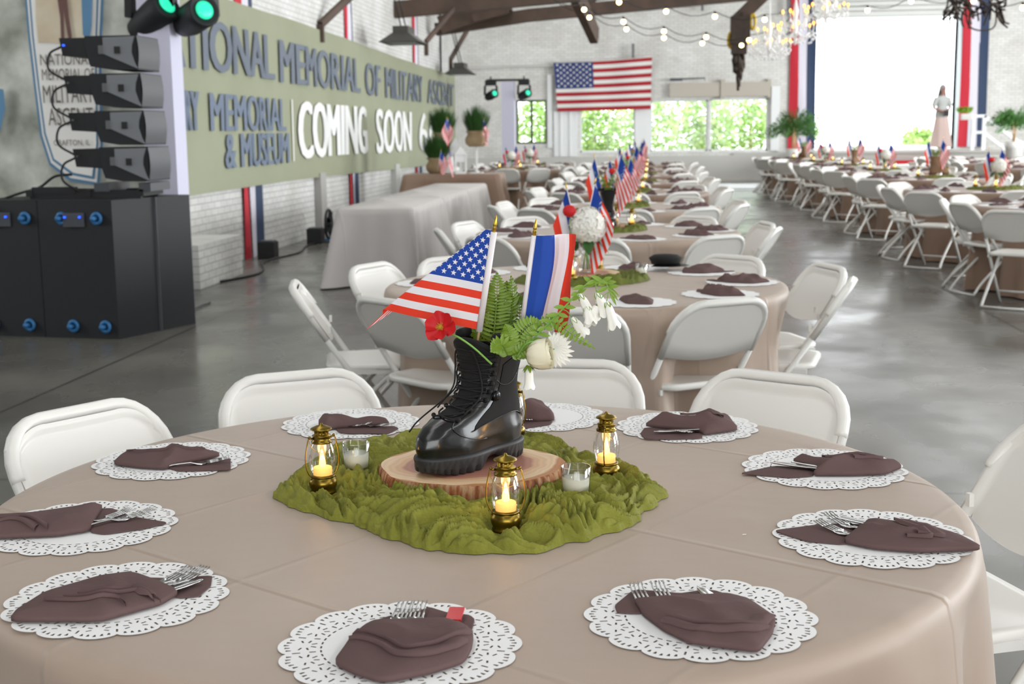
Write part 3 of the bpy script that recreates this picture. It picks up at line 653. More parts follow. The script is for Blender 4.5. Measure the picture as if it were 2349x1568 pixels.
TZ = .7515
T1 = (-.32, 2.41)
NEAR = {   # traced outline of the front table's ten napkins: pouch, back layer, fold lines, forks (tip, tail), knives, height
 'a': dict(c=(395, 1055), P=[(260, 1056), (274, 1030), (290, 1020), (480, 1014), (505, 1020), (470, 1035), (400, 1060), (378, 1076), (320, 1070)], B=[(375, 1062), (440, 1045), (515, 1022), (528, 1030), (529, 1075), (480, 1078), (410, 1081)], F=[[(290, 1035), (380, 1040), (470, 1028)]], K=[((525, 1046), (400, 1064))], h=.035, side='far-left'),
 'b': dict(c=(190, 1207), P=[(-40, 1183), (60, 1172), (215, 1145), (235, 1146), (222, 1175), (205, 1215), (130, 1230), (0, 1238), (-40, 1236)], B=[(215, 1146), (255, 1144), (300, 1168), (388, 1187), (330, 1205), (240, 1222), (205, 1215)], F=[[(0, 1210), (60, 1202), (110, 1228)], [(-10, 1216), (40, 1214), (80, 1232)]], K=[((300, 1163), (190, 1198)), ((350, 1166), (210, 1202))], h=.022, side='left'),
 'c': dict(c=(270, 1370), P=[(24, 1429), (39, 1405), (104, 1354), (209, 1318), (298, 1300), (316, 1304), (364, 1325), (411, 1350), (369, 1381), (298, 1405), (232, 1429)], B=[(313, 1302), (396, 1305), (486, 1297), (483, 1325), (456, 1354), (408, 1359), (360, 1330)], F=[[(101, 1389), (137, 1397), (200, 1399), (268, 1389), (290, 1405)], [(146, 1387), (244, 1381), (322, 1369), (355, 1386)], [(179, 1377), (250, 1372), (313, 1362), (369, 1381)]], K=[((438, 1295), (330, 1345)), ((471, 1295), (340, 1360))], N=[((465, 1323), (360, 1362))], h=.02, side='near-left'),
 'd': dict(c=(918, 1478), P=[(838, 1424), (859, 1412), (958, 1408), (1026, 1409), (1071, 1427), (1086, 1451), (1083, 1475), (1074, 1499), (1062, 1518), (987, 1546), (898, 1567), (868, 1568), (809, 1546), (767, 1520), (791, 1481), (806, 1454)], B=[(835, 1427), (853, 1403), (898, 1387), (958, 1377), (983, 1365), (1026, 1380), (1077, 1386), (1089, 1397), (1080, 1433), (960, 1425)], F=[[(808, 1451), (880, 1475), (940, 1508), (1062, 1470), (1085, 1448)], [(800, 1470), (860, 1490), (905, 1522), (960, 1530), (1040, 1507), (1074, 1482)]], K=[((931, 1371), (880, 1470)), ((965, 1372), (930, 1470))], N=[((1050, 1384), (1020, 1480))], h=.022, side='near centre-left'),
 'e': dict(c=(1606, 1413), P=[(1454, 1363), (1533, 1356), (1665, 1347), (1718, 1363), (1780, 1414), (1772, 1451), (1740, 1500), (1679, 1490), (1581, 1475), (1523, 1441), (1474, 1397)], B=[(1410, 1368), (1454, 1326), (1518, 1331), (1562, 1336), (1616, 1326), (1645, 1329), (1674, 1348), (1560, 1375), (1459, 1390), (1415, 1387)], F=[[(1528, 1427), (1621, 1452), (1738, 1456), (1777, 1420)], [(1515, 1432), (1600, 1465), (1720, 1472), (1765, 1452)]], K=[((1457, 1329), (1500, 1410)), ((1506, 1327), (1550, 1400))], N=[((1600, 1331), (1660, 1390))], h=.022, side='near centre-right'),
 'f': dict(c=(2000, 1231), P=[(1992, 1175), (2061, 1184), (2198, 1221), (2254, 1263), (2105, 1270), (2002, 1258), (1934, 1238), (1963, 1206)], B=[(1777, 1197), (1890, 1177), (1992, 1178), (1990, 1215), (1934, 1241), (1851, 1231), (1792, 1206)], F=[[(2066, 1187), (2168, 1243), (2105, 1243)], [(2050, 1190), (2140, 1248), (2080, 1248)]], K=[((1875, 1187), (2000, 1240)), ((1899, 1168), (2010, 1228))], N=[((1890, 1166), (2030, 1200))], h=.024, side='right'),
 'g': dict(c=(1890, 1073), P=[(1819, 1030), (1836, 1021), (1885, 1035), (2073, 1052), (2032, 1084), (1958, 1089), (1865, 1089), (1875, 1065)], B=[(1696, 1077), (1777, 1043), (1851, 1050), (1870, 1069), (1863, 1089), (1811, 1096), (1738, 1084)], F=[[(1885, 1040), (2025, 1062), (1960, 1068)]], N=[((1767, 1045), (1880, 1072)), ((1815, 1044), (1900, 1068))], K=[], h=.04, side='far-right'),
 'h': dict(c=(1576, 978), P=[(1479, 947), (1542, 937), (1677, 937), (1694, 967), (1616, 989), (1600, 975), (1500, 955)], B=[(1479, 952), (1611, 975), (1611, 1003), (1542, 1008), (1479, 1006), (1469, 981)], F=[[(1560, 950), (1640, 952), (1660, 962)]], N=[((1500, 988), (1610, 975))], K=[((1555, 995), (1620, 965))], h=.045, side='far centre-right'),
 'i': dict(c=(1237, 955), P=[(1180, 905), (1210, 903), (1245, 915), (1270, 930), (1272, 950), (1230, 955), (1170, 950)], B=[(1175, 945), (1268, 950), (1262, 965), (1200, 983), (1165, 980)], F=[], K=[((1205, 968), (1225, 930))], h=.05, side='far centre behind boot'),
 'j': dict(c=(805, 970), P=[(730, 934), (811, 937), (897, 949), (859, 958), (773, 968), (744, 977), (730, 958)], B=[(768, 966), (902, 951), (915, 965), (887, 996), (840, 992), (801, 994), (778, 987)], F=[], K=[((850, 965), (790, 958)), ((905, 968), (830, 955))], h=.045, side='far centre-left'),
}
doily_mb = doily_real(); dproto = None
for key, s in NEAR.items():
    c = atz(*s['c'], TZ)
    lab = 'white lace doily under the napkin at the %s of the front table' % s['side'].replace('side, ', 'side ')
    if dproto is None:
        dproto = doily_mb.build('paper_doily', M['doily'], None, (c.x, c.y, TZ + .0006)); o = dproto; tag(o, lab, 'doily', 'paper doilies on the front table')
    else: o = dup(dproto, lab, 'paper doilies on the front table', (c.x, c.y, TZ + .0006), rz=ord(key) * .7)
    pts = s['P'] + s['B']; ya = min(p[1] for p in pts); yb = max(p[1] for p in pts); h = s['h']; Z0 = TZ + .002
    def W3(p, ya=ya, yb=yb, h=h, c=c):
        q = atz(p[0], p[1], Z0 + h * .85 * max(0, min(1, (yb - p[1]) / max(1, yb - ya)))); return (q.x - c.x, q.y - c.y)
    t = thing('napkin', 'folded brown napkin holding cutlery at the %s of the front table' % s['side'].replace('side, ', 'side '), 'napkin', (c.x, c.y, Z0), 0, 'napkins on the front table')
    b = MB(); puff(b, [W3(p) for p in s['B']], .004, 0, ord(key), edge=.0015)
    b.build('back_layer', M['napkin'], t)
    b = MB(); PP = [W3(p) for p in s['P']]; puff(b, PP, h * .9, .002, ord(key) + 5, edge=.0075); pouch = b.build('pouch', M['napkin'], t)
    # stepped hems: shingled layers following the traced fold lines
    zf = h * .85
    cen = Vector((sum(p[0] for p in PP) / len(PP), sum(p[1] for p in PP) / len(PP)))
    from mathutils.bvhtree import BVHTree
    bv = BVHTree.FromPolygons([Vector(v) for v in b.v], b.f)
    for F in s['F']:
        q = MB(); line = spline([Vector((*W3(p), 0)) for p in F], 6); rows = []
        for w, lift in ((0, .0006), (0, .0062), (.12, .0054), (.32, .0008)):
            row = []
            for p in line:
                xy = Vector((p.x, p.y)).lerp(cen, w); hit = bv.ray_cast(Vector((xy.x, xy.y, 1)), Vector((0, 0, -1)))
                row.append((xy.x, xy.y, (hit[0].z if hit[0] else .004) + lift))
            rows.append(row)
        n = len(line); q.add([p for r_ in rows for p in r_], [(i * n + j, i * n + j + 1, (i + 1) * n + j + 1, (i + 1) * n + j) for i in range(3) for j in range(n - 1)])
        q.build('fold', M['napkin'], t)
    sd = s['side'].replace('side, ', 'side ')
    for nq, (a, z) in enumerate(s['K']):
        tip = W3(a); tail = W3(z); b = fork(tip, tail, .0005 + .001 * nq)
        o = b.build('fork', M['steel'], None, (c.x, c.y, Z0)); tag(o, '%ssteel fork in the napkin at the %s of the front table' % (('left-hand ', 'right-hand ')[nq] if len(s['K']) > 1 else '', sd), 'fork', 'forks on the front table')
    for nq, (a, z) in enumerate(s.get('N', [])):
        tip = W3(a); tail = W3(z); b = knife(tip, tail, .0015)
        o = b.build('knife', M['steel'], None, (c.x, c.y, Z0)); tag(o, '%ssteel knife tucked in the napkin at the %s of the front table' % (('upper ', 'lower ')[nq] if len(s['N']) > 1 else '', sd), 'knife', 'knives on the front table')
        if key == 'd':
            tp = Vector((*tip, .0085)); tl = Vector((*tail, .0085)); dd = (tl - tp).normalized(); ss = Vector((-dd.y, dd.x, 0)); q = MB()
            q.add([tp + dd * .006 + ss * -.011 + Vector((0, 0, .003)), tp + dd * .006 + ss * .011 + Vector((0, 0, .003)), tp + dd * .05 + ss * .011, tp + dd * .05 - ss * .011,
                   tp + dd * .006 + ss * -.011 + Vector((0, 0, .006)), tp + dd * .006 + ss * .011 + Vector((0, 0, .006)), tp + dd * .05 + ss * .011 + Vector((0, 0, .004)), tp + dd * .05 - ss * .011 + Vector((0, 0, .004))],
                  [(0, 1, 2, 3), (7, 6, 5, 4), (0, 4, 5, 1), (1, 5, 6, 2), (2, 6, 7, 3), (3, 7, 4, 0)], 0, False)
            q.build('red_band', mat('red_foil', 'c8161c', .3), o)
speck = MB(); c = atz(1703, 1226, TZ); speck.prism([(0, 0), (.006, .001), (.007, .003), (.001, .003)], 0, .0006)
tag(speck.build('paper_scrap', M['doily'], None, (c.x, c.y, TZ)), 'tiny white paper scrap on the bare cloth right of the scarf', 'scrap')

# ------------------------------------------------------------ centrepiece pieces
def poly_r(poly, c, th):                              # radius of a star-shaped polygon at an angle
    d = Vector((math.cos(th), math.sin(th))); best = .1
    for a, b in zip(poly, poly[1:] + poly[:1]):
        a = Vector(a) - c; b = Vector(b) - c; e = b - a; den = d.x * e.y - d.y * e.x
        if abs(den) < 1e-9: continue
        t = (a.x * e.y - a.y * e.x) / den; u = (a.x * d.y - a.y * d.x) / den
        if t > 0 and 0 <= u <= 1: best = t
    return best
def scarf_geo(poly, c, nth, nr, seed, hole=.15, hmul=1.0, spots=()):
    c = Vector(c); b = MB(); V = []; F = []; rs = [poly_r(poly, c, 2 * PI * j / nth) for j in range(nth)]
    rs = [(rs[j - 2] + rs[j - 1] + rs[j] + rs[(j + 1) % nth] + rs[(j + 2) % nth]) / 5 for j in range(nth)]
    def H(x, y, k, th):
        wx = x + .05 * noise.noise(Vector((x * 5, y * 5, seed))); wy = y + .05 * noise.noise(Vector((x * 5, y * 5, seed + 9)))
        # long folds running round the centre
        r = math.hypot(wx, wy); a = math.atan2(wy, wx)
        w1 = noise.noise(Vector((x * 6, y * 6, seed))); w2 = noise.noise(Vector((x * 13, y * 13, seed + 4))); w3 = noise.noise(Vector((x * 27, y * 27, seed + 6)))
        f1 = abs(math.sin(PI * (r * 21 + 2.6 * w1 + .9 * w2 + .8 * math.sin(2 * a + seed)))) ** .75
        f2 = abs(math.sin(PI * (a * 7.5 + 3.2 * w1 + 1.4 * w2 + r * 9))) ** .8
        f3 = abs(math.sin(PI * (r * 55 + 5 * w1 + 2.4 * w2 + a * 5))) ** .9
        f4 = abs(math.sin(PI * ((x + y) * 70 + 7 * w2 + 3 * w3)))
        m = max(0, min(1, .74 + 1.5 * noise.noise(Vector((x * 8 + 5, y * 8, seed + 11)))))
        n0 = noise.noise(Vector((wx * 7, wy * 7, seed + 8)))
        return 1.15 * (.62 * (f1 * m + f2 * (1 - m)) + .30 * f3 + .08 * f4) ** 1.7 + .55 * n0
    for i in range(nr + 1):
        k = i / nr
        for j in range(nth):
            th = 2 * PI * j / nth; R_ = rs[j] * (1 + .05 * noise.noise(Vector((math.cos(th) * 7, math.sin(th) * 7, seed + 2))) + .018 * noise.noise(Vector((math.cos(th) * 22, math.sin(th) * 22, seed))))
            r = R_ * k; x = r * math.cos(th); y = r * math.sin(th)
            env = max(.12, min(1, (k - hole * .6) / .3)) * min(1, math.sqrt(max(0, (1 - k) / .07)))
            far = .75 + .25 * math.sin(-th)
            h = (.003 + .037 * hmul * max(0, .06 + .92 * H(x, y, k, th)) * env * far) if k < 1 else .0
            for sx_, sy_ in spots:
                dd = math.hypot(x + c.x - sx_, y + c.y - sy_); q_ = max(0, min(1, (dd - .027) / .022)); q_ = q_ * q_ * (3 - 2 * q_); h = h * q_ + min(h, .0065) * (1 - q_)
            V.append((x, y, h))
    for i in range(nr):
        for j in range(nth): F.append((i * nth + j, (i + 1) * nth + j, (i + 1) * nth + (j + 1) % nth, i * nth + (j + 1) % nth))
    b.add(V, F); return b
SPX = [(628, 1128), (640, 1098), (700, 1065), (775, 1018), (880, 1000), (950, 988), (1010, 981), (1100, 985), (1200, 990), (1260, 1000), (1310, 1022), (1375, 1045), (1460, 1072), (1505, 1105), (1533, 1125), (1500, 1150), (1474, 1180), (1380, 1218), (1320, 1232), (1240, 1248), (1110, 1262), (980, 1245), (890, 1220), (820, 1192), (720, 1166), (650, 1152)]
SC0 = Vector((-.335, 2.47))
spoly = [(atz(x, y, .762).x, atz(x, y, .762).y) for x, y in SPX]
sb = scarf_geo(spoly, SC0, 640, 170, 1.7, .3, spots=[(atz(*q, .759).x, atz(*q, .759).y) for q in ((742, 1128), (1161, 1214), (1391, 1098), (818, 1082), (1321, 1142), (1178, 1004))])
tag(sb.build('table_scarf', M['olive'], None, (SC0.x, SC0.y, TZ)), 'crumpled olive green gauze scarf ringing the boot on the front table', 'scarf', 'olive scarves')
far_poly = [(.34 * math.cos(t) * (1 + .1 * math.sin(3 * t)), .27 * math.sin(t)) for t in [2 * PI * i / 40 for i in range(40)]]
scarf_far = scarf_geo(far_poly, (0, 0), 140, 34, 4.1, .3).build('table_scarf', M['olive2'], None, (0, 0, -50)); tag(scarf_far, 'scarf', 'scarf')

def slice_geo(rx, ry, h, seed, n=72):
    b = MB(); P = []
    for j in range(n):
        th = 2 * PI * j / n; k = 1 + .05 * noise.noise(Vector((math.cos(th) * 2, math.sin(th) * 2, seed))) + .012 * noise.noise(Vector((math.cos(th) * 14, math.sin(th) * 14, seed)))
        P.append((rx * k * math.cos(th), ry * k * math.sin(th)))
    V = []; F = []
    rows = [(1.015, 0, 1), (1.02, h * .5, 1), (1.0, h - .003, 1), (.985, h, 0)] 
    for s, z, _ in rows: V += [(x * s, y * s, z) for x, y in P]
    b.add(V, [(i * n + j, i * n + (j + 1) % n, (i + 1) * n + (j + 1) % n, (i + 1) * n + j) for i in range(3) for j in range(n)], 1)
    b.add([(x * .985, y * .985, h) for x, y in P], [tuple(range(n))], 0, False)
    b.add([(x * 1.015, y * 1.015, 0) for x, y in P], [tuple(range(n))[::-1]], 1, False)
    return b
SLC = Vector((-.335, 2.515)); SLZ = TZ + .006; SLH = .034
sl = slice_geo(.183, .163, SLH, 2.2).build('wood_slice', [M['slice'], M['bark']], None, (SLC.x, SLC.y, SLZ))
tag(sl, 'reddish round wood slice with bark under the black boot on the front table', 'wood slice', 'wood slices')
slice_far = slice_geo(.17, .16, .03, 5.1, 36).build('wood_slice', [M['slice'], M['bark']], None, (0, 0, -50)); tag(slice_far, 'x', 'wood slice')

# lantern: brass base, glass chimney, vented cap, side arms, wire bail, candle
def lantern(label, loc, rz, s=1.0, n=28, group='brass lanterns', bail=True):
    t = thing('lantern', label, 'lantern', loc, rz, group); k = s
    def L(p): return [(r * k, z * k) for r, z in p]
    b = MB(); b.lathe(L([(.020, 0), (.0255, .001), (.0255, .004), (.0235, .006), (.0265, .013), (.0278, .019), (.027, .025), (.0235, .030), (.0225, .0315), (.0245, .033), (.0245, .0355), (.019, .0365)]), n); b.build('base', M['brass'], t)
    b = MB(); b.lathe(L([(.0195, .036), (.0235, .045), (.0262, .058), (.0268, .068), (.0255, .08), (.022, .093), (.0185, .101)]), n); b.f.pop(); b.m.pop(); b.sm.pop(); b.f.pop(); b.m.pop(); b.sm.pop()
    b.build('glass_chimney', M['glass'], t)
    b = MB(); b.lathe(L([(.019, .1), (.0205, .101), (.0205, .104), (.0175, .106), (.0175, .113), (.0185, .114), (.0185, .1155), (.0125, .117), (.0125, .124), (.0215, .1275), (.0205, .1295), (.012, .1335), (.004, .136), (.003, .139), (.0, .1405)]), n)
    for q in range(10):
        a = 2 * PI * q / 10; b.bar((.0128 * k * math.cos(a), .0128 * k * math.sin(a), .117 * k), (.0128 * k * math.cos(a), .0128 * k * math.sin(a), .124 * k), .0028 * k, .0028 * k)
    b.build('cap', M['brass'], t)
    b = MB()
    for sx in (-1, 1):
        b.tube([(x * sx * k, 0, z * k) for x, z in [(p.x, p.z) for p in spline([(.019, 0, .112), (.027, 0, .110), (.031, 0, .095), (.0345, 0, .075), (.034, 0, .055), (.029, 0, .04), (.0245, 0, .034), (.026, 0, .028)], 5)]], .0013 * k, 6)
        b.sphere((sx * .0255 * k, 0, .113 * k), .003 * k, 8, 6); b.tube([(sx * .0175 * k, 0, .11 * k), (sx * .026 * k, 0, .111 * k)], .002 * k, 6)
    b.build('arm', M['brass'], t)
    if bail:
        b = MB(); b.tube([(.028 * k * math.cos(R(a)), -.004 * k - .017 * k * math.sin(R(a)) * .75, (.108 - .026 * math.sin(R(a))) * k) for a in range(0, 181, 12)], .0006 * k, 5); b.build('bail', M['gold'], t)
    b = MB(); b.lathe(L([(.0, .036), (.0185, .0362), (.0185, .05), (.0175, .0515), (.006, .052)]), n); b.build('candle', M['led_wax'], t)
    b = MB(); b.lathe(L([(.004, .05), (.0068, .055), (.0062, .063), (.0035, .075), (.001, .086), (0, .088)]), 12); b.build('flame', M['flame'], t)
    return t
LZ = .759
for px, lab, rz in (((742, 1128), 'left brass lantern with glowing candle beside the boot, on the front table scarf', .5), ((1161, 1214), 'foremost brass lantern with glowing candle in front of the boot', .05), ((1391, 1098), 'right brass lantern with glowing candle near the frosted cup on the front table', 1.35)):
    c = atz(*px, LZ); lantern(lab, (c.x, c.y, LZ), rz + .1, .98)
    pl = bpy.data.lights.new('candle_glow', 'POINT'); pl.energy = .12; pl.color = (1, .55, .18); pl.shadow_soft_size = .012
    o = bpy.data.objects.new('candle_glow', pl); COL.objects.link(o); o.location = (c.x, c.y, LZ + .07)
# one more stands half hidden behind the boot heel
c = atz(1178, 1004, .76); lantern('brass lantern hidden behind the heel of the black boot', (c.x, c.y, LZ), 2.6, .98)

lf = MB()   # tiny far lantern, kept to three parts
lantern_far = lantern('x', (0, 0, -50), 0, 1.05, 10, bail=False)
# candle cup
def candle_cup(label, loc, n=32):
    t = thing('candle_cup', label, 'candle', loc, 0, 'white candles in glass cups')
    b = MB(); b.lathe([(.0, 0), (.024, 0), (.0255, .002), (.0285, .062), (.0275, .063), (.0265, .062), (.0240, .008), (0, .007)], n); b.build('cup', M['glass'], t)
    b = MB(); b.lathe([(.0, .006), (.0238, .006), (.026, .041), (.0235, .040), (.006, .0395), (0, .0395)], n); b.build('wax', M['wax'], t)
    b = MB(); b.tube([(0, 0, .038), (.0005, 0, .046), (.001, .0005, .05)], .0007, 5); b.build('wick', M['petal'], t)
    return t
c = atz(818, 1082, .757); cup1 = candle_cup('white candle in clear glass cup between left lantern and wood slice', (c.x, c.y, .757))
c = atz(1321, 1142, .757); cup2 = candle_cup('white candle in clear glass cup right of the wood slice', (c.x, c.y, .757))
cup_far = candle_cup('x', (0, 0, -50), 12)

# stick flags
def star(r, n=5):
    return [(r * (1 if i % 2 == 0 else .42) * math.sin(PI * i / n), r * (1 if i % 2 == 0 else .42) * math.cos(PI * i / n)) for i in range(2 * n)]
def us_flag(S, nu, nst=2, aspect=1.5, stars=True, both=True):
    """S(s, t): s along the fly in hoist units (0..aspect), t down 0..1"""
    b = MB(); cw = aspect * .4; rows = 13 * nst
    ss = [cw * i / (nu * 4 // 10) for i in range(nu * 4 // 10)] + [cw + (aspect - cw) * i / (nu - nu * 4 // 10) for i in range(nu - nu * 4 // 10 + 1)]
    V = [Vector(S(s, t / rows)) for t in range(rows + 1) for s in ss]; k = len(ss); o = len(b.v); b.v += [tuple(p) for p in V]
    for t in range(rows):
        for i in range(k - 1):
            st = t // nst; sm = (ss[i] + ss[i + 1]) / 2
            b.f.append((t * k + i, t * k + i + 1, (t + 1) * k + i + 1, (t + 1) * k + i)); b.sm.append(True)
            b.m.append(2 if (sm < cw and st < 7) else (0 if st % 2 == 0 else 1))
    if stars:
        e = .004
        for r_ in range(9):
            for c_ in range(6 if r_ % 2 == 0 else 5):
                s0 = cw * ((c_ * 2 + 1 + (r_ % 2)) / 12); t0 = 7 / 13 * (r_ + 1) / 10
                p = Vector(S(s0, t0)); n = (Vector(S(s0 + e, t0)) - p).cross(Vector(S(s0, t0 + e)) - p)
                if n.length < 1e-12: continue
                n.normalize(); P = [Vector(S(max(0, s0 + x), max(0, t0 - y))) for x, y in star(.0308)]
                off = .0004 if aspect < 1.8 else .004
                for sg in (1, -1) if both else (1,):
                    b.add([p + n * off * sg] + [q + n * off * sg for q in P], [(0, 1 + i, 1 + (i + 1) % 10) for i in range(10)], 1, False)
    return b
def fold_surface(origin, down, fly, hoist, line_a, line_b, rad):
    """cloth hanging from a pole, its free part rolled over behind the straight line a-b given in (s, t)"""
    origin = Vector(origin); D = Vector(down).normalized(); Fv = Vector(fly); Fv = (Fv - D * Fv.dot(D)).normalized(); Nn = D.cross(Fv)
    a = Vector(line_a); b = Vector(line_b); e = (b - a).normalized(); nn = Vector((e.y, -e.x))
    def S(s, t):
        p = Vector((s, t)); d = (p - a).dot(nn)
        w = 0
        if d > 0:
            q = rad / hoist; ang = min(d / q, PI); inplane = q * math.sin(ang) - .07 * max(0, d - PI * q); w = q * (1 - math.cos(ang)); p = p - nn * d + nn * inplane
        wob = .03 * math.sin(5 * p.x + 2 * p.y) * p.x
        return origin + D * (p.y * hoist) + Fv * (p.x * hoist) + Nn * ((w + wob) * hoist)
    return S
def flag_pole(b1, b2, foot, top, r=.0022):
    foot = Vector(foot); top = Vector(top); b1.tube([foot, top], r, 8)
    d = (top - foot).normalized(); P = []
    for u, rr in ((0, .0045), (.004, .0052), (.008, .0045), (.009, .0062), (.014, .0035), (.018, .0052), (.022, .0055), (.045, .0015), (.046, .0)):
        P.append((top + d * (u * .72), max(rr, .0004) * .72))
    b2.tube([p for p, _ in P], [q for _, q in P], 10)

# the two flags standing in the boot; the boot's tongue top is near (-.30, 2.52, 1.03)
def at_y(px, py, y):
    r = ray(px, py); k = y / r.y; return Vector((r.x * k, y, CAM_H + r.z * k))
BY = 2.53
ft = at_y(1093, 800, BY); tp = at_y(1133, 532, BY - .01)
t = thing('stick_flag', 'small stars and stripes flag on a stick, drooping left out of the black boot', 'flag', (0, 0, 0), 0, 'flags in the boot on the front table')
b1 = MB(); b2 = MB(); flag_pole(b1, b2, ft - (tp - ft).normalized() * .06, tp, .0025); b1.build('stick', M['stick'], t); b2.build('finial', M['gold'], t)
down = (ft - tp).normalized(); FH = .198
S = fold_surface(tp - down * .002, down, Vector((-1, .18, -.10)), FH, (.05, 0), (1.0, 1.0), .006)
fb = us_flag(S, 60, 3); fb.build('flag_cloth', [M['f_red'], M['f_white'], M['f_blue']], t)
b = MB(); b.tube([tp + down * .0, tp + down * .199], .0062, 10); b.build('sleeve', M['pole'], t)
# French flag, its fly curling away
ft2 = at_y(1190, 800, BY + .03); tp2 = at_y(1225, 540, BY + .02)
t = thing('stick_flag', 'small blue white red tricolour flag on a stick, right one in the black boot', 'flag', (0, 0, 0), 0, 'flags in the boot on the front table')
b1 = MB(); b2 = MB(); flag_pole(b1, b2, ft2 - (tp2 - ft2).normalized() * .05, tp2, .0025); b1.build('stick', M['stick'], t); b2.build('finial', M['gold'], t)
d2 = (ft2 - tp2).normalized()
def tri(u, v):
    s = u * .27; k = .34 + .05 * math.sin(3.3 * v + .4)
    path = [(0, 0), (.022, -.010), (.040, .004), (.046, .03), (.052, .062), (.066, .078), (.082, .07), (.09, .05), (.094, .02)]
    f = u * (len(path) - 1); i = min(int(f), len(path) - 2); w = f - i
    x = path[i][0] * (1 - w) + path[i + 1][0] * w; y = path[i][1] * (1 - w) + path[i + 1][1] * w
    x *= .92 + .22 * math.sin(v * PI) ; x *= .88; x += .010 * math.sin(v * 5.2 + 2.5 * u) * u
    p = tp2 + d2 * (v * .2) + Vector((x, y * .5, .0))
    p.z -= .02 * u * v * 0 - .0; return p
b = MB(); b.grid(tri, 48, 24, lambda u, v: 2 if u < .36 else (1 if u < .68 else 0)); b.build('flag_cloth', [M['f_red'], M['f_white'], M['f_blue']], t)
b = MB(); b.tube([tp2, tp2 + d2 * .2], .005, 10); b.build('sleeve', M['pole'], t)

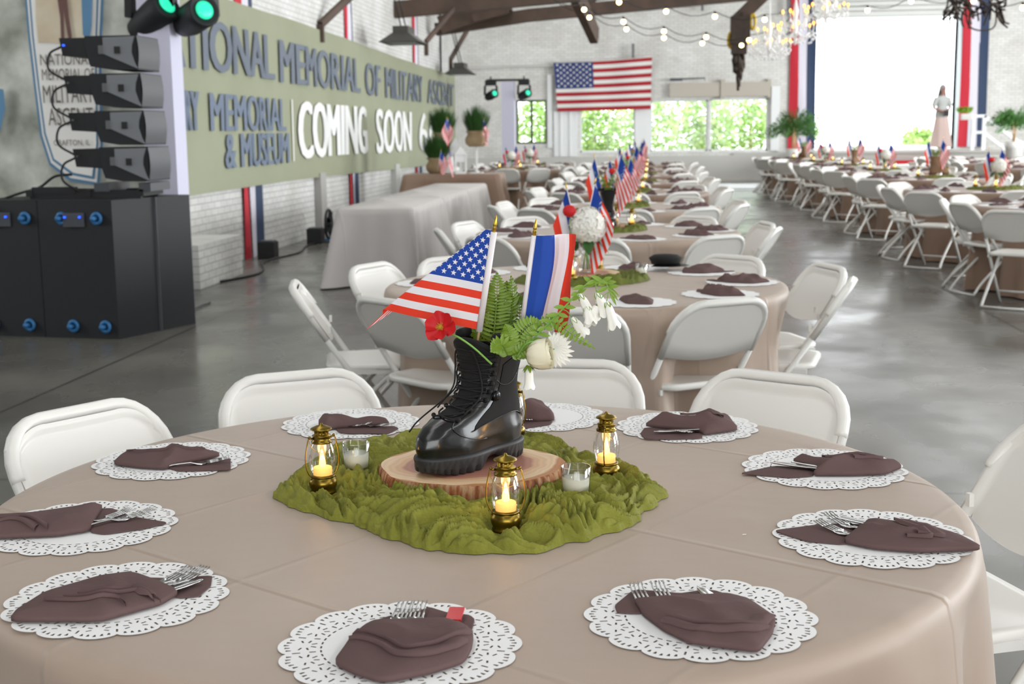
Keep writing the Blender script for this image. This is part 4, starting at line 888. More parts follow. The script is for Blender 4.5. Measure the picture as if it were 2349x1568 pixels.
# ------------------------------------------------------------ the combat boot
def boot(label, loc, rz, scale, hi, mats, group='boots'):
    up, sue, sol, lac, eye = mats; t = thing('combat_boot', label, 'boot', loc, rz, group); k = scale
    nz, nt = (46, 64) if hi else (18, 24)
    # local: +X toes, heel at x=-.08, ankle at 0; sections parallel to the ground
    back = [(0, -.078), (.03, -.082), (.07, -.074), (.12, -.060), (.17, -.064), (.215, -.070)]
    front = [(0, .193), (.02, .197), (.042, .192), (.058, .175), (.07, .146), (.085, .104), (.1, .078), (.12, .060), (.15, .054), (.19, .054), (.215, .060)]
    hw = [(0, .045), (.03, .046), (.06, .043), (.1, .041), (.14, .045), (.19, .056), (.215, .060)]
    def outline(z, a):       # a: angle, 0 = toe direction
        xb, xf, w = lerp(back, z), lerp(front, z), lerp(hw, z)
        if hi: pass
        L = xf - xb; cx = (xf + xb) / 2; ca, sa = math.cos(a), math.sin(a)
        x = cx + L / 2 * (abs(ca) ** .86) * (1 if ca > 0 else -1)
        y = w * (abs(sa) ** .8) * (1 if sa > 0 else -1)
        u = (x - xb) / L
        if z < .075:          # waist of the foot
            f = 1 - z / .075; y *= 1 + f * (.10 * math.exp(-((u - .68) / .2) ** 2) - .14 * math.exp(-((u - .38) / .16) ** 2) - .2 * max(0, (u - .9) / .1) ** 2)
        return x, y
    ZB = .034
    def P(a, z, off=0.0):
        x, y = outline(z, a)
        if off:
            x2, y2 = outline(z, a + .02); x0, y0 = outline(z, a - .02); n = Vector((y2 - y0, -(x2 - x0))); n = n.normalized() if n.length > 1e-9 else Vector((1, 0)); x += n.x * off; y += n.y * off
        cr = .0012 * noise.noise(Vector((x * 40, y * 40, z * 45))) if hi else 0
        drop = 0
        return Vector(((x + cr) * k, (y + cr) * k, (z + ZB) * k))
    HT = .215
    zl = lambda v: HT * v ** 1.1
    def top(a):               # collar dips at the sides, rises behind; open V in front
        return HT
    b = MB(); rows = []
    V = []; F = []
    for i in range(nz + 1):
        for j in range(nt):
            a = 2 * PI * j / nt
            V.append(P(a, zl(i / nz)))
    for i in range(nz):
        for j in range(nt):
            am = 2 * PI * (j + .5) / nt; am = am if am < PI else am - 2 * PI; z = zl((i + .5) / nz)
            if z > .098 and abs(am) < .82 * min(1, (z - .085) / .03): continue
            F.append((i * nt + j, i * nt + (j + 1) % nt, (i + 1) * nt + (j + 1) % nt, (i + 1) * nt + j))
    b.add(V, F); b.grid(lambda u, v: P(2 * PI * u, zl(1 - .25 * v), -.008), nt, 4, closed_u=True); b.build('upper', up, t)
    # tongue
    b = MB()
    def tg(u, v):
        a = (u - .5) * 2.1; z = .075 + v * (.142); zz = min(z, HT)
        p = P(a, zz, -.004); bulge = .006 * math.cos(a * 1.3) + (.012 * v)
        p.z = (z + ZB) * k - (.025 * k * abs(u - .5) ** 2 * 4 * v ** 4); p.x += (bulge + max(0, z - HT) * .35) * k
        if v > .97: p.x -= .004 * k
        return p
    b.grid(tg, 14 if hi else 6, 24 if hi else 6); b.grid(lambda u, v: tg(u, v) - Vector((.009 * k, 0, 0)), 14 if hi else 6, 24 if hi else 6)
    b.tube([tg(i / 14, 1) - Vector((.0045 * k, 0, .001 * k)) for i in range(15)], .0062 * k, 8); b.build('tongue', sue, t)
    # padded collar
    b = MB(); b.tube([P(.85 + (2 * PI - 1.7) * i / 40, HT - .004, -.003) + Vector((0, 0, (.010 + .0 * i) * k)) for i in range(41)], [.004 * k] + [.0095 * k] * 39 + [.004 * k], 10); b.build('collar', sue, t)
    # sole: midsole band with lugs, arch lifted
    b = MB(); n = 180 if hi else 48; V = []; F = []
    def so(a, z, off):
        x, y = outline(0, a); u = (x + .078) / .271
        x2, y2 = outline(0, a + .03); x0, y0 = outline(0, a - .03); nn = Vector((y2 - y0, -(x2 - x0))).normalized()
        arch = max(0, 1 - ((u - .40) / .12) ** 2) ** .5 if abs(u - .40) < .12 else 0
        lug = (1 if math.sin(a * (26 if abs(math.sin(a)) < .5 else 40)) > -.25 else 0)
        return x, y, nn, arch, lug, u
    lv = [(.0, .001, 1), (.003, .004, 1), (.011, .005, 1), (.015, .0055, 0), (.026, .0055, 0), (.031, .007, 0), (.036, .006, 0), (.038, .001, 0)]
    for z, off, lg in lv:
        for j in range(n):
            a = 2 * PI * j / n; x, y, nn, arch, lug, u = so(a, z, off); o_ = off - (0.0052 * (1 - lug) if lg else 0) - (.012 * arch if z < .02 else 0)
            zz = z; zz = max(z, .019 * arch) if z < .02 else z; toe = max(0, u - .8) * .05 * (1 - z / .04)
            if hi and .015 < z < .028: zz += .0022 * math.sin(a * 55)
            V.append(((x + nn.x * o_) * k, (y + nn.y * o_) * k, (zz + toe) * k))
    for i in range(len(lv) - 1):
        for j in range(n): F.append((i * n + j, i * n + (j + 1) % n, (i + 1) * n + (j + 1) % n, (i + 1) * n + j))
    F.append(tuple(range(n))[::-1]); F.append(tuple((len(lv) - 1) * n + j for j in range(n))); b.add(V, F); b.build('sole', sol, t)
    if not hi:
        b = MB(); 
        for i in range(7):
            z = .1 + i * .016; b.tube([P(-.8, z, .002), P(0, z, .003) , P(.8, z + .008, .002)], .003 * k, 4)
        b.build('laces', lac, t); return t
    # facings with eyelets, side panels, toe cap rand, seams
    for sg in (-1, 1):
        b = MB(); b.grid(lambda u, v: P(sg * (.80 + .34 * u), .088 + v * (HT - .092), .0022), 8, 24); b.build('facing', up, t)
        q = MB(); zs = [.100, .115, .131, .150, .168, .186, .203]
        for z in zs:
            c = P(sg * .90, z, .0035); nrm = (P(sg * .90, z, .01) - P(sg * .90, z, 0)).normalized(); e1 = nrm.orthogonal().normalized(); e2 = nrm.cross(e1)
            q.tube([c + (e1 * math.cos(a) + e2 * math.sin(a)) * .0042 * k for a in [2 * PI * i / 12 for i in range(12)]], .0013 * k, 6, closed=True)
        q.build('eyelet', eye, t)
        b = MB(); b.grid(lambda u, v: P(sg * (1.35 + 1.35 * u), .045 + v * .12 + .02 * math.sin(u * 3), .0012), 18, 12); b.build('side_panel', sue, t)
        b = MB(); b.tube([P(sg * (1.3 + 1.45 * i / 24), .045 + .02 * math.sin(3 * i / 24), .0022) for i in range(25)], .0008 * k, 5)
        b.tube([P(sg * (.62 + .95 * i / 24), .016 + .055 * (1 - i / 24) ** 1.4 + .01 * i / 24, .0012) for i in range(25)], .0009 * k, 5)
        b.tube([P(sg * 1.17, .085 + i * .0054, .0026) for i in range(25)], .0008 * k, 5)
        b.tube([P(sg * (.95 + 1.5 * i / 20), .150 - .04 * math.sin(PI * i / 20) + .03 * i / 20, .0016) for i in range(21)], .0009 * k, 5); b.build('seam', up, t)
    # lace zigzag and hanging bow ends
    b = MB(); zs = [.072, .086, .100, .115, .131, .150, .168, .186]
    for i, z in enumerate(zs):
        a0 = .55 if i < 2 else .86
        for sg in (-1, 1):
            pts = [P(sg * a0 * (1 - 2 * q / 8), z + (.011 if i < 7 else 0) * q / 8, .006 + .005 * math.sin(PI * q / 8)) for q in range(9)]
            b.tube(pts, .0019 * k, 6)
        for sg in (-1, 1): b.sphere(P(sg * (a0 + .12), z, .006), .0048 * k, 8, 6)
    c = P(.1, .196, .012)
    b.tube(spline([c, c + Vector((.012, .025, .0)) * k, P(.5, .15, .016), P(.66, .11, .014), P(.6, .08, .014)], 6), .0017 * k, 6)
    b.tube(spline([c, c + Vector((.014, -.02, .002)) * k, P(-.35, .16, .018), P(-.5, .12, .018), P(-.45, .085, .02)], 6), .0017 * k, 6)
    b.tube(spline([c, P(-.9, .15, .012), P(-1.0, .11, .016), P(-.95, .06, .03), P(-.85, .04, .03)], 6), .0017 * k, 6)
    b.build('laces', lac, t)
    b = MB(); c = P(1.32, .105, .004); b.sphere(c, .0105 * k, 14, 8, sc=(1, .45, 1)); b.build('ankle_badge', eye, t)
    b = MB(); c = P(-1.32, .105, .004); b.sphere(c, .0105 * k, 14, 8, sc=(1, .45, 1)); b.build('ankle_badge', eye, t)
    return t
BOOT_C = Vector((-.303, 2.558, SLZ + SLH + .0005)); BOOT_A = R(233)
boot('black leather combat boot holding flags and flowers on the wood slice', BOOT_C, BOOT_A, 1.0, True, (M['black_leather'], M['black_suede'], M['sole'], M['lace'], M['eyelet']))
boot_tan = boot('x', (0, 0, -50), 0, .98, False, (M['tan_suede'], M['tan_suede'], M['tan_sole'], M['tan_sole'], M['brass']))
boot_blk = boot('x', (0, 0, -50), 0, .98, False, (M['black_leather'], M['black_suede'], M['sole'], M['lace'], M['eyelet']))

# ------------------------------------------------------------ flowers
def leaflet(b, p, d, n, L, w, m=0, curl=.15):
    p = Vector(p); d = Vector(d).normalized(); n = Vector(n); n = (n - d * n.dot(d)); n = n.normalized() if n.length > 1e-6 else d.orthogonal().normalized(); s = d.cross(n)
    V = []; prof = [(0, .12), (.2, .75), (.45, 1), (.7, .8), (.9, .35), (1, 0.02)]
    for u, q in prof:
        c = p + d * (L * u) - n * (curl * L * u * u)
        V += [c - s * (w * q) + n * (w * q * .35), c, c + s * (w * q) + n * (w * q * .35)]
    F = []
    for i in range(len(prof) - 1):
        o = i * 3; F += [(o, o + 1, o + 4, o + 3), (o + 1, o + 2, o + 5, o + 4)]
    b.add(V, F, m)
def frond(b, pts, L, nleaf, w=.0045, face=(0, -1, 0), taper=True, ang=75):
    P = spline(pts, 8); b.tube(P, [.0014 * (1 - .6 * i / len(P)) for i in range(len(P))], 5)
    n = Vector(face)
    for i in range(nleaf):
        f = (i + .6) / nleaf; k = f * (len(P) - 1); a = int(k); p = P[a].lerp(P[min(a + 1, len(P) - 1)], k - a); d = (P[min(a + 1, len(P) - 1)] - P[a]).normalized()
        s = d.cross(n).normalized(); l = L * (math.sin(PI * min(1, .15 + f * .85)) ** .7 if taper else 1) * (1 - .15 * f)
        for sg in (-1, 1):
            dd = s * sg * math.sin(R(ang)) + d * math.cos(R(ang)) + n * .18 * math.sin(i * 1.7); leaflet(b, p, dd, n, l, w)
fr = MB(); frond(fr, [at_y(1128, 815, BY + .03), at_y(1135, 740, BY + .035), at_y(1140, 680, BY + .04), at_y(1140, 625, BY + .03)], .034, 24, .0031)
frond(fr, [at_y(1165, 815, BY + .05), at_y(1172, 730, BY + .06), at_y(1176, 680, BY + .05), at_y(1172, 632, BY + .04)], .026, 21, .0030, face=(.75, -.65, 0))
frond(fr, [at_y(1150, 815, BY + .06), at_y(1152, 740, BY + .07), at_y(1158, 690, BY + .07), at_y(1163, 645, BY + .06)], .030, 24, .0036, face=(-.4, -.9, 0))
frond(fr, [at_y(1150, 815, BY + .08), at_y(1120, 740, BY + .08), at_y(1118, 690, BY + .07), at_y(1125, 650, BY + .07)], .028, 22, .0032, face=(.3, -.95, 0))
frond(fr, [at_y(1175, 815, BY + .07), at_y(1190, 750, BY + .08), at_y(1192, 700, BY + .08), at_y(1185, 670, BY + .07)], .026, 20, .0032, face=(-.2, -.95, 0))
frond(fr, [at_y(1130, 815, BY + .03), at_y(1105, 770, BY + .05), at_y(1075, 760, BY + .06)], .022, 14, .0036)
tag(fr.build('fern_bouquet', M['fern']), 'tall green fern fronds standing between the two flags in the boot', 'fern')
fr = MB(); frond(fr, [at_y(1165, 815, BY - .02), at_y(1150, 790, BY - .05), at_y(1128, 805, BY - .07)], .024, 15, .0042); frond(fr, [at_y(1170, 815, BY - .0), at_y(1190, 770, BY - .03), at_y(1215, 745, BY - .04), at_y(1240, 740, BY - .04)], .026, 16, .0040)
frond(fr, [at_y(1170, 815, BY - .02), at_y(1170, 775, BY - .04), at_y(1160, 745, BY - .03)], .022, 14, .0042); frond(fr, [at_y(1172, 815, BY - .02), at_y(1210, 800, BY - .05), at_y(1235, 790, BY - .05)], .02, 12, .004)
tag(fr.build('leafy_filler', M['fern_lt']), 'bright green leafy sprigs low over the boot collar', 'foliage')
fr = MB(); frond(fr, [at_y(1215, 760, BY - .03), at_y(1265, 735, BY - .04), at_y(1310, 765, BY - .05), at_y(1366, 800, BY - .05)], .017, 17, .0036, taper=True)
tag(fr.build('fern_sprig', M['fern_lt']), 'thin fern sprig arching right beneath the white bell flowers', 'fern')
# poppy
t = thing('poppy', 'red poppy on a green stem leaning left out of the boot', 'flower', (0, 0, 0))
pc = at_y(1012, 752, BY - .06); q0 = at_y(1128, 835, BY - .06)
b = MB(); b.tube(spline([q0, at_y(1090, 800, BY - .07), at_y(1055, 775, BY - .07), at_y(1035, 766, BY - .062), pc + Vector((0, .004, 0))], 6), .0021, 8); b.build('stem', M['stem'], t)
ax = Vector((-.15, -.8, .45)).normalized(); e1 = ax.orthogonal().normalized(); e2 = ax.cross(e1)
b = MB()
for q in range(6):
    a0 = q * PI / 3; inner = q % 2
    def pet(u, v, a0=a0, inner=inner):
        a = a0 + (u - .5) * (1.35); r = (.004 + (.026 if inner else .030) * v) ; lift = .012 * v ** 1.6 * (1.3 if inner else .7) + .0025 * math.sin(9 * u + a0) * v
        r *= 1 - .18 * abs(u - .5) * 2 * v
        return pc + (e1 * math.cos(a) + e2 * math.sin(a)) * r + ax * lift
    b.grid(pet, 8, 6)
b.build('petals', M['poppy'], t)
b = MB(); b.sphere(pc + ax * .004, .0055, 10, 8); rnd = random.Random(3)
for q in range(36):
    a = rnd.uniform(0, 6.28); r = rnd.uniform(.004, .010); b.tube([pc + ax * .004, pc + (e1 * math.cos(a) + e2 * math.sin(a)) * r + ax * rnd.uniform(.007, .012)], .0005, 4)
b.build('stamens', M['poppy_mid'], t)
# white bell-flower spray
t = thing('bellflower_spray', 'arching stem of white bell flowers on the right of the boot', 'flower', (0, 0, 0))
st_ = spline([at_y(1195, 815, BY - .03), at_y(1230, 770, BY - .04), at_y(1270, 730, BY - .05), at_y(1310, 688, BY - .05), at_y(1350, 648, BY - .05), at_y(1385, 645, BY - .05), at_y(1398, 668, BY - .05)], 8)
b = MB(); b.tube(st_, [.0022 - .0012 * i / len(st_) for i in range(len(st_))], 7)
bells = [((1330, 672), (1348, 712), .034), ((1345, 700), (1352, 734), .032), ((1368, 668), (1384, 708), .034), ((1392, 690), (1405, 738), .032), ((1312, 727), (1333, 758), .034), ((1368, 700), (1362, 722), .026)]
for (a, z, L) in bells:
    p = at_y(*a, BY - .05); k = min(range(len(st_)), key=lambda i: (st_[i] - p).length); b.tube(spline([st_[k], (st_[k] + p) / 2 + Vector((0, -.004, .004)), p], 4), .0009, 5)
b.build('stem', M['stem'], t)
b = MB(); lv = MB(); rnd = random.Random(8)
for (a, z, L) in bells:
    p = at_y(*a, BY - .05); q = at_y(*z, BY - .05 - rnd.uniform(-.01, .012)); d = (q - p).normalized(); L = (q - p).length * 1.3; u1 = d.orthogonal().normalized(); u2 = d.cross(u1)
    def bell(u, v):
        r = lerp([(0, .002), (.15, .0065), (.45, .0085), (.75, .009), (1, .0135)], v); lobe = .16 * L * abs(math.sin(2.5 * 2 * PI * u)) * max(0, v - .7) / .3
        a_ = 2 * PI * u; return p + d * (L * v * .92 + lobe) + (u1 * math.cos(a_) + u2 * math.sin(a_)) * (r + .0015 * math.cos(5 * a_) * v)
    b.grid(bell, 20, 9, closed_u=True)
    for q_ in range(5):
        a_ = q_ * 1.257; leaflet(lv, p, d * .8 + (u1 * math.cos(a_) + u2 * math.sin(a_)) * .7, u1 * math.cos(a_) + u2 * math.sin(a_), .016, .0035)
b.build('petals', M['petal'], t)
for i in range(6, len(st_) - 2, 3):
    for sg in (-1, 1): leaflet(lv, st_[i], Vector((sg * .8 + .2, -.3, rnd.uniform(-.3, .6))), (0, -1, .3), rnd.uniform(.014, .026), .0045)
for i in range(3):
    leaflet(lv, st_[-1 - 2 * i], Vector((.3 + .2 * i, -.2, -.6)), (0, -1, 0), .03, .003)
lv.build('leaf', M['fern_lt'], t)
# creamy rose / ranunculus and daisy-like petals behind, bud below
def bloom(b, c, r, ax, layers=5, seed=0, squash=1.1):
    ax = Vector(ax).normalized(); e1 = ax.orthogonal().normalized(); e2 = ax.cross(e1); rnd = random.Random(seed)
    for l in range(layers):
        rl = r * (1 - .16 * l); n = 3 + (l < 3)
        for q in range(n):
            a0 = 2 * PI * q / n + l * .9 + rnd.uniform(-.2, .2)
            def pet(u, v, a0=a0, rl=rl, l=l):
                a = a0 + (u - .5) * 2.3; th = PI * (.02 + v * (.60 + .06 * l)); rr = rl * math.sin(min(th, PI * .99)) * (1 + .04 * (l == 0) * v); z = -rl * math.cos(th) * squash
                edge = .05 * r * math.sin(7 * u + a0) * v ** 3 - .25 * rl * (abs(u - .5) * 2) ** 3 * v
                return Vector(c) + (e1 * math.cos(a) + e2 * math.sin(a)) * (rr + .06 * r * (v > .9) * (l < 2)) + ax * (z + edge)
            b.grid(pet, 8, 8)
t = thing('ranunculus', 'creamy white rounded bloom hanging at the right of the boot collar', 'flower', (0, 0, 0))
rc = at_y(1247, 812, BY - .07); b = MB(); b.tube(spline([at_y(1185, 820, BY - .04), at_y(1205, 790, BY - .06), at_y(1228, 785, BY - .065), rc], 5), .002, 6); b.build('stem', M['stem'], t)
b = MB(); bloom(b, rc, .029, (.78, -.12, .12), 6, 2, 1.15); b.build('petals', M['cream'], t)
t = thing('white_daisy', 'white long-petalled flower behind the creamy bloom', 'flower', (0, 0, 0))
dc = at_y(1272, 800, BY - .03); b = MB(); rnd = random.Random(5)
for q in range(13):
    a = -1.5 + q * .28; leaflet(b, dc, Vector((math.cos(a) * 1, -.3, math.sin(a))), (0, -1, 0), .033 + .006 * rnd.random(), .0055, 0, .25)
b.build('petals', M['petal'], t); b = MB(); b.tube([dc, at_y(1205, 812, BY - .02)], .0014, 5); b.build('stem', M['stem'], t)
t = thing('hanging_bud', 'small white drooping bell bud below the creamy bloom', 'flower', (0, 0, 0))
p = at_y(1213, 835, BY - .07); b = MB(); b.tube(spline([at_y(1195, 820, BY - .04), at_y(1207, 822, BY - .06), p], 5), .001, 5)
b.build('stem', M['stem'], t); b = MB(); lv = MB()
b.grid(lambda u, v: p + Vector(((lerp([(0, .002), (.3, .008), (.8, .009), (1, .012)], v)) * math.cos(2 * PI * u), lerp([(0, .002), (.3, .008), (.8, .009), (1, .012)], v) * math.sin(2 * PI * u), -.044 * v - .005 * abs(math.sin(5 * PI * u)) * v)), 16, 8, closed_u=True)
for q in range(6): leaflet(lv, p, Vector((math.cos(q), math.sin(q), -.9)), (math.cos(q), math.sin(q), 0), .02, .004)
b.build('petals', M['petal'], t); lv.build('leaf', M['fern'], t)

# ------------------------------------------------------------ tables in rows
MID = [(-.32, 2.41), (-.26, 6.0), (-.24, 9.15), (-.2, 12.1), (-.16, 15.1), (-.12, 18.1), (-.1, 21.1), (-.08, 24.1), (-.06, 27.1)]
RGT = [(3.85, 12.0), (3.85, 15.1), (3.95, 18.7), (3.95, 22.0), (3.95, 25.1), (3.8, 28.0), (3.7, 30.8)]
LFT = [(-2.45, 24.7), (-2.35, 27.6)]
RR = [(6.9, 22.5), (7.0, 25.8), (7.0, 29.0)]
ORD = ['front', 'second', 'third', 'fourth', 'fifth', 'sixth', 'seventh', 'eighth', 'ninth']
def table_name(row, i):
    if row == 'mid': return 'front table' if i == 0 else '%s middle-row table' % ORD[i]
    if row == 'rgt': return '%s right-row table' % (['nearest'] + ORD[1:])[i]
    if row == 'lft': return '%s far-left table' % ['nearer', 'farther'][i]
    return '%s outer-row table at the right edge' % ['nearest', 'second', 'third'][i]
MIDCH = {0: [(20, 1.31), (58, 1.26), (85, 1.26), (121, 1.21), (151, 1.17), (190, 1.2)],
         1: [(-166, 1.27), (155, 1.14), (-131, 1.10), (-90, 1.09), (-56, 1.02), (-10, 1.10), (21, 1.16), (51, 1.1), (90, 1.1), (132, 1.12)]}
gen = [(-90, 1.08), (-53, 1.1), (-18, 1.12), (17, 1.1), (53, 1.13), (90, 1.1), (127, 1.14), (162, 1.1), (-165, 1.12), (-127, 1.12)]
RGTCH = [(-126, 1.66), (-163, 1.12), (162, 1.12), (126, 1.25), (90, 1.15), (-90, 1.15), (-55, 1.15), (54, 1.15), (18, 1.15), (-18, 1.15)]
# simple napkins for the tables farther off (three folds)
def nap_proto(k):
    b = MB(); P = [[(-.12, -.05), (-.05, -.075), (.06, -.06), (.13, 0), (.05, .07), (-.07, .06)], [(-.13, 0), (-.03, -.06), (.08, -.07), (.1, .03), (0, .075)], [(-.1, -.05), (.04, -.08), (.12, -.02), (.09, .06), (-.06, .05)]][k]
    puff(b, P, .04 - .006 * k, .001, k * 3 + 1); B = MB(); puff(B, [(x * .8 + .07 * (1 if k != 1 else -1), y * .6 + .01) for x, y in P], .008, 0, k + 7)
    r = thing('napkin', 'x', 'napkin', (0, 0, -50)); b.build('pouch', M['napkin'], r); B.build('back_layer', M['napkin'], r); return r
NAPS = [nap_proto(k) for k in range(3)]
def nap_far(k):
    b = MB(); P = [(-.14, -.03), (-.04, -.07), (.08, -.05), (.14, .01), (.03, .06)]; puff(b, P, .045, .001, k + 2); o = b.build('napkin', M['napkin'], None, (0, 0, -50)); tag(o, 'x', 'napkin'); return o
NAPF = nap_far(1)
doily_far = doily_plain().build('paper_doily', M['doily'], None, (0, 0, -50)); tag(doily_far, 'x', 'doily')
rnd = random.Random(12)
def vis(x, y, z=.8, m=25):
    p = proj((x, y, z)); return -m < p[0] < 2349 + m
used = set()
def place(src, label, group, loc, rz=0, cat=None):
    if src.name not in used:
        used.add(src.name); src.location = loc; src.rotation_euler = (0, 0, rz); src['label'] = label
        if group: src['group'] = group
        elif 'group' in src: del src['group']
        return src
    return dup(src, label, group, loc, rz)
for row, lst in (('mid', MID), ('rgt', RGT), ('lft', LFT), ('out', RR)):
    for i, (cx, cy_) in enumerate(lst):
        nm = table_name(row, i); far = cy_ > 13.5
        if not (vis(cx - .95, cy_) or vis(cx + .95, cy_)): continue
        near = row == 'mid' and i < 2
        chs = MIDCH.get(i, gen) if row == 'mid' else (RGTCH if row == 'rgt' else gen)
        dents = [a for a, r in chs if r < 1.3]
        folding_table(cx, cy_, 'round table hidden under the taupe cloth of the %s' % nm.replace(' table', '', 1) if False else 'round banquet table beneath the cloth, %s' % nm, 'round tables')
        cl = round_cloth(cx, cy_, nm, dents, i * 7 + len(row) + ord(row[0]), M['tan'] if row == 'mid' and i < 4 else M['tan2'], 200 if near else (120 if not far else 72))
        tag(cl, 'taupe floor-length cloth covering the %s' % nm, 'tablecloth', 'taupe round tablecloths')
        order = sorted(range(len(chs)), key=lambda q: (chs[q][0] + 27) % 360) if len(chs) == 10 else None
        for qi, (a, r) in enumerate(chs):
            csd = SIDES[order.index(qi)] if order else ['far-right', 'far centre-right', 'far centre', 'far centre-left', 'far-left', 'left'][qi]
            a2 = a if (row == 'mid' and i < 2) or row == 'rgt' else a + rnd.uniform(-5, 5); r2 = r if i == 0 else r + rnd.uniform(-.02, .05)
            x = cx + (r2 - .265) * math.cos(R(a2)); y = cy_ + (r2 - .265) * math.sin(R(a2)); bx = cx + (r2 + .0) * math.cos(R(a2))
            if not vis(bx, cy_ + r2 * math.sin(R(a2)), .7, 300 if i == 0 and row == 'mid' else 70): continue
            put_chair(x, y, R(a2 + 180 + rnd.uniform(-3, 3)), 'white folding chair at the %s of the %s' % (csd, nm), 'folding chairs at the %s' % nm, far)
        if row == 'mid' and i == 0: continue
        for q in range(10):
            a = q * 36 + rnd.uniform(-4, 4); x = cx + .72 * math.cos(R(a)); y = cy_ + .72 * math.sin(R(a))
            if not vis(x, y, .76, 40): continue
            sd = side(q * 36).replace('side, ', 'side ')
            place(doily_far, 'white paper doily at the %s of the %s' % (sd, nm), 'paper doilies on the %s' % nm, (x, y, TZ + .0006), rnd.uniform(0, 6))
            place(NAPF if far else NAPS[q % 3], 'folded brown napkin at the %s of the %s' % (sd, nm), 'napkins on the %s' % nm, (x, y, TZ + .002), R(a + 180 + rnd.uniform(-35, 35)))

# ------------------------------------------------------------ the other centrepieces
def vase_proto():
    r = thing('glass_vase', 'x', 'vase', (0, 0, -50)); b = MB(); b.lathe([(0, 0), (.035, 0), (.037, .004), (.038, .02), (.034, .10), (.038, .15), (.036, .15), (.033, .1), (.035, .02), (0, .012)], 20); b.build('body', M['glass'], r)
    b = MB()
    for q in range(5):
        a = q * 1.3; b.tube([(.018 * math.cos(a), .018 * math.sin(a), .012), (-.008 * math.cos(a), -.008 * math.sin(a), .16)], .003, 5)
    b.build('stem', M['stem'], r); return r
def pom_proto(kind):
    r = thing('hydrangea' if kind else 'white_bouquet', 'x', 'flower', (0, 0, -50)); b = MB(); rd = random.Random(kind + 4)
    N_ = 170; R_ = .082
    for q in range(N_):
        z = 1 - 2 * (q + .5) / N_; a = q * 2.39996; s = math.sqrt(1 - z * z); n = Vector((s * math.cos(a), s * math.sin(a), z)); c = n * R_ * (.93 + .12 * rd.random()); e1 = n.orthogonal().normalized(); e2 = n.cross(e1)
        for k in range(4):
            t_ = k * PI / 2 + q; d = e1 * math.cos(t_) + e2 * math.sin(t_); leaflet(b, c, d + n * .35, n, .021, .009, 0, .3)
    b.sphere((0, 0, 0), R_ * .97, 18, 12); b.build('petals', M['petal'], r)
    b = MB()
    for q in range(5):
        a = q * 1.26; leaflet(b, (.03 * math.cos(a), .03 * math.sin(a), -.07), (math.cos(a), math.sin(a), -.35), (0, 0, 1), .085, .028, 0, .4)
    b.build('leaf', M['leaf'], r); return r
def mini_us(lean, k, stars=True):
    r = thing('stick_flag', 'x', 'flag', (0, 0, -50)); b1 = MB(); b2 = MB(); foot = Vector((0, 0, 0)); top = Vector((lean, 0, .33)); flag_pole(b1, b2, foot, top); b1.build('stick', M['pole'], r); b2.build('finial', M['gold'], r)
    dn = (foot - top).normalized()
    def S(s, t): return top + dn * (t * .2 + .28 * s * .2 * (.4 + .6 * t)) + Vector((k * (s * .2) * (.24 + .1 * math.sin(3 * t + 1)), .018 * math.sin(7 * s + 2 * t) - .03 * s, -.105 * s))
    us_flag(S, 10, 1, stars=stars, both=False).build('flag_cloth', [M['f_red'], M['f_white'], M['f_blue']], r); return r
def mini_tri(lean, k):
    r = thing('stick_flag', 'x', 'flag', (0, 0, -50)); b1 = MB(); b2 = MB(); foot = Vector((0, 0, 0)); top = Vector((lean, 0, .31)); flag_pole(b1, b2, foot, top); b1.build('stick', M['pole'], r); b2.build('finial', M['gold'], r)
    dn = (foot - top).normalized(); b = MB()
    b.grid(lambda u, v: top + dn * (v * .2) + Vector((k * u * .065, .03 * math.sin(4 * u + 2 * v), -.17 * u)), 12, 6, lambda u, v: 2 if u < .36 else (1 if u < .66 else 0)); b.build('flag_cloth', [M['f_red'], M['f_white'], M['f_blue']], r); return r
def far_poppy():
    r = thing('poppy', 'x', 'flower', (0, 0, -50)); b = MB(); b.sphere((0, 0, 0), .032, 10, 7, sc=(1, .7, .9)); b.build('petals', M['poppy'], r); b = MB(); b.tube([(0, 0, -.12), (.005, 0, -.02)], .002, 5); b.build('stem', M['stem'], r); return r
def sprig_proto():
    b = MB(); rd = random.Random(6)
    for q in range(6):
        a = q * 1.05; frond(b, [(0, 0, 0), (.03 * math.cos(a), .03 * math.sin(a), .09), (.1 * math.cos(a), .1 * math.sin(a), .13 + .06 * rd.random())], .035, 6, .011)
    o = b.build('leafy_sprigs', M['fern_lt'], None, (0, 0, -50)); tag(o, 'x', 'foliage'); return o
P_v = vase_proto(); P_h = pom_proto(1); P_us = [mini_us(.07, 1), mini_us(-.06, -1)]; P_tr = [mini_tri(-.07, -1), mini_tri(.04, 1)]; P_pop = far_poppy(); P_sp = sprig_proto()
